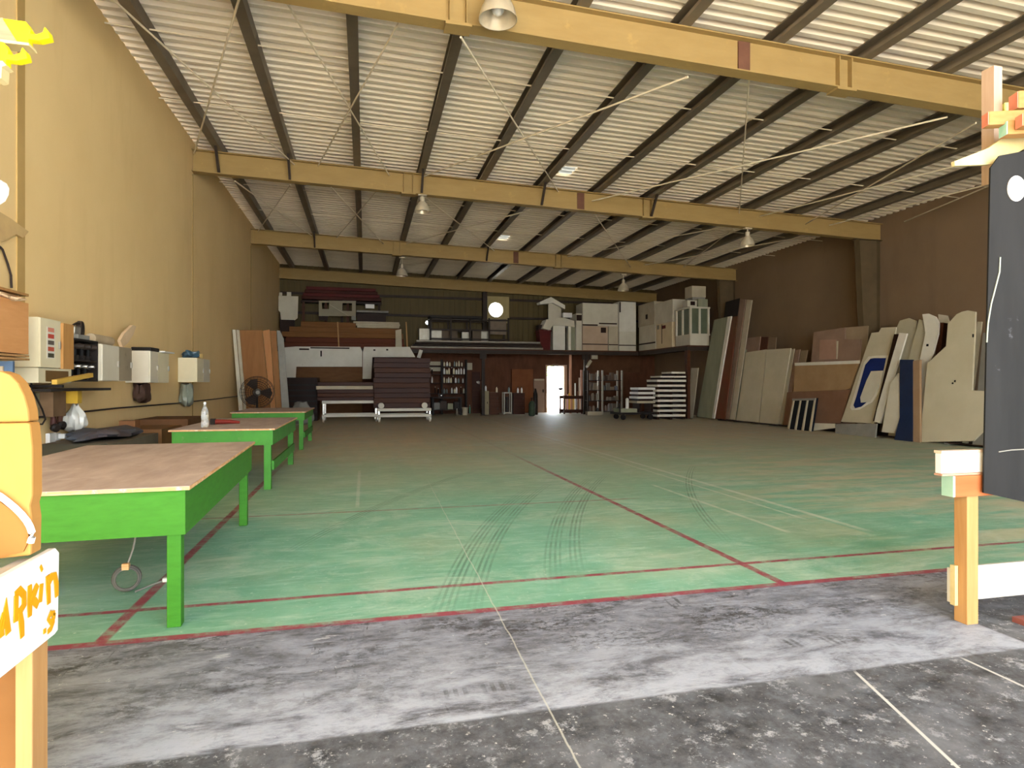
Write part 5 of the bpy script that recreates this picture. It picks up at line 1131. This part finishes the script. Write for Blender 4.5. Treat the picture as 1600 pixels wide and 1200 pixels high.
MB().box(xr+.012, LX+1.45, LY-.05, LY-.031, z_b-.12, z_b-.004).build('front_rail', M('#a8643c', '#975530', 2, .5, 0, (.8, 9, 9)), t); MB().box(xr-.004, xr+.0115, LY-.05, LY+.02, z_b-.12, z_b-.004).build('end_rail', M('#9fc0ac', '#7fa792', 4, .6), t)
w0, w1 = atY(1502, 885, LY+.06), atY(1502, 938, LY+.06)
MB().box(LX-.06, LX+1.45, LY+.051, LY+.07, w1.z, w0.z).build('lower_board', M('#b3b0a4', '#a8a598', 2, .5), t); MB().box(LX-.062, LX-.04, LY+.02, LY+.05, w1.z-.01, w0.z+.02).build('end_strip', MAT_CREAMY, t)
# black sheet
bl = [(1548, 248), (1700, 120), (1700, 810), (1600, 784), (1536.5, 770)]
YK = LY-.09
def dirp(px, py): return atPl(px, py, (LX+.08, YK, 0), (.25, 1, 0))
pts = [dirp(*q) for q in ((1548, 262), (1562, 243), (1600, 236), (1680, 222), (1680, 803), (1600, 784), (1537, 770))]
t = thing('black_sheet', 'tall scuffed black sheet with a white disc at the right edge', 'sheet', sum(pts, Vector())/len(pts))
nv = Vector((.25, 1, 0)).normalized()
MB().prism(pts, nv*.012).build('panel', MAT_BLACK, t)
cdp = [dirp(1587+14*math.cos(a), 295+20*math.sin(a)) for a in [2*math.pi*k/28 for k in range(28)]]
MB().prism([p-nv*.006 for p in cdp], nv*.005).build('disc', MAT_BRIGHT, t)
sp = [dirp(*q)-nv*.004 for q in ((1562, 402), (1561, 425), (1554, 452), (1548, 475), (1543, 505), (1541, 535))]; MB().tube(sp, .004, 6).build('paint_drip', M('#9aa398', '#8b948a', 4, .5), t)
sp = [dirp(*q)-nv*.002 for q in ((1560, 706), (1580, 703), (1600, 702))]; MB().tube(sp, .003, 6).build('scratch', MAT_GREY, t)
# timber rack behind black sheet
t = thing('timber_rack', 'pale timber upright of the rack rising behind the black sheet', 'rack', (LX+.3, LY+.2, .98))
YR = LY+.08
a, b = atY(1553, 285, YR), atY(1566, 104, YR); MB().box(a.x, b.x, YR, YR+.075, a.z, b.z).build('upright', M('#b09a86', '#a38a75', 3, .6, 0, (9, 9, 1), 0, ('#87705f', -.02)), t)
MB().box(a.x+1.1, b.x+1.1, YR, YR+.075, 0, b.z).build('upright', MAT_TIMBER, t); 
z_r = atY(1548, 262, YR-.05).z
MB().box(a.x+.03, b.x+1.15, YR-.075, YR-.002, z_r-.0, z_r+.075).build('cross_bar', M('#e0b85e', '#d3a64a', 3, .6), t)
zl = z_r+.078
def lumber(pxe, pye, w, h, ln, yaw, pit, mt, endm, label, Yl, z):
    p = atY(pxe, pye, Yl); d = Vector((math.cos(yaw), math.sin(yaw), pit)).normalized(); p.z = z
    t = thing('lumber', label, 'timber', p, 'lumber ends on the right rack')
    sd = Vector((-d.y, d.x, 0)).normalized(); up = d.cross(sd)*1.0
    c = p+d*ln/2
    MB().obox(c, d*ln/2, sd*w/2, up*h/2).build('length', mt, t, bevel=.004); MB().obox(p-d*.002, d*.002, sd*w*.46, up*h*.46).build('painted_end', endm, t)
PK = M('#d98c76', '#cf7f68', 4, .6); YE = M('#efe58a', '#e2d572', 4, .6); TE = M('#8fd0bc', '#b5ddce', 9, .6)
yw = math.radians(-20)
lumber(1540, 188, .06, .075, 1.2, yw, .0, MAT_TIMBERX, PK, 'lumber with a pink end, leftmost on the rack', YR-.16, atY(1540, 188, YR-.16).z)
lumber(1566, 170, .06, .07, 1.2, yw, .0, M('#e8d98c', '#dac774', 3, .6, 0, (.8, 10, 10)), YE, 'lumber with a pale yellow end, resting behind the leftmost piece', YR+.14, atY(1566, 172, YR+.14).z)
lumber(1584, 160, .08, .1, 1.0, yw, .0, MAT_TIMBERX, PK, 'thick lumber with a pink end, highest on the rack', YR-.08, atY(1584, 160, YR-.08).z)
lumber(1568, 203, .07, .075, 1.1, yw, .0, MAT_TIMBERX, TE, 'lumber with a turquoise painted end', YR-.2, atY(1568, 203, YR-.2).z)
lumber(1593, 188, .06, .07, 1.0, yw, .0, MAT_TIMBERX, PK, 'short lumber with a pink end at the right picture edge', YR-.28, atY(1593, 190, YR-.28).z)
q = [atY(px, py, YR-.12) for px, py in ((1491, 252), (1545, 231), (1580, 206), (1600, 196), (1600, 233), (1570, 249), (1546, 257), (1492, 259))]
tag(MB().prism(q, (0, .02, 0)).build('batten', MAT_CREAMY), 'thin cream batten pointing left from the top of the black sheet', 'batten')
p = atZ(1597, 975, 0); tag(MB().box(p.x-.02, p.x+.08, p.y-.03, p.y+.04, 0, .03).build('wood_scrap', M('#7a4a44', '#6b3f3a', 4, .6)), 'small reddish scrap of wood on the floor at the right edge', 'scrap')
# ---------------------------------------------------------------- outside the back door
rng = random.Random(3); bm = MB(); cx, cy = (DX0+DX1)/2+.5, YB+6
for k in range(420):
    th, ph = rng.uniform(0, 6.28), rng.uniform(-1, 1); r = 1.1*rng.random()**.4
    c = Vector((cx+r*math.cos(th)*1.2, cy+r*math.sin(th), 2.5+ph*.8)); a = Vector((rng.uniform(-1,1), rng.uniform(-1,1), rng.uniform(-1,1))).normalized(); b = a.orthogonal().normalized()
    bm.prism([c-a*.11, c+b*.05, c+a*.11, c-b*.05], a.cross(b)*.004)
t = thing('garden_tree', 'sunlit green foliage seen through the bright doorway', 'tree', (cx, cy, 0)); bm.build('foliage', M('#7fa05a', '#668848', 3, .6), t); MB().tube([(cx, cy, -.01), (cx+.05, cy, 2.2)], .06).build('trunk', MAT_BROWN2, t)
# ---------------------------------------------------------------- camera, light
cam = bpy.data.cameras.new('camera'); cam.sensor_width = 36; cam.lens = 36*F/1600; cam.clip_start = .05
co = bpy.data.objects.new('camera', cam); COL.objects.link(co); co.location = EYE; co.rotation_euler = (math.radians(90), 0, -TH)
sc = bpy.context.scene; sc.camera = co
w = bpy.data.worlds.new('sky'); sc.world = w; w.use_nodes = True; bg = w.node_tree.nodes['Background']; bg.inputs[0].default_value = (.84, .92, 1.0, 1); bg.inputs[1].default_value = 8.5
sun = bpy.data.lights.new('sun', 'SUN'); sun.energy = 62; sun.angle = .01; sun.color = (1, .97, .93); so = bpy.data.objects.new('sun', sun); COL.objects.link(so)
so.rotation_euler = Vector((-.8, 1.1, -1)).to_track_quat('-Z', 'Y').to_euler()
sc.view_settings.view_transform = 'Standard'; sc.view_settings.look = 'None'; sc.view_settings.gamma = 1; sc.view_settings.exposure = 0.85
try: sc.view_settings.use_curve_mapping = False
except Exception: pass
sc.cycles.max_bounces = 12; sc.cycles.diffuse_bounces = 8; sc.cycles.use_denoising = True
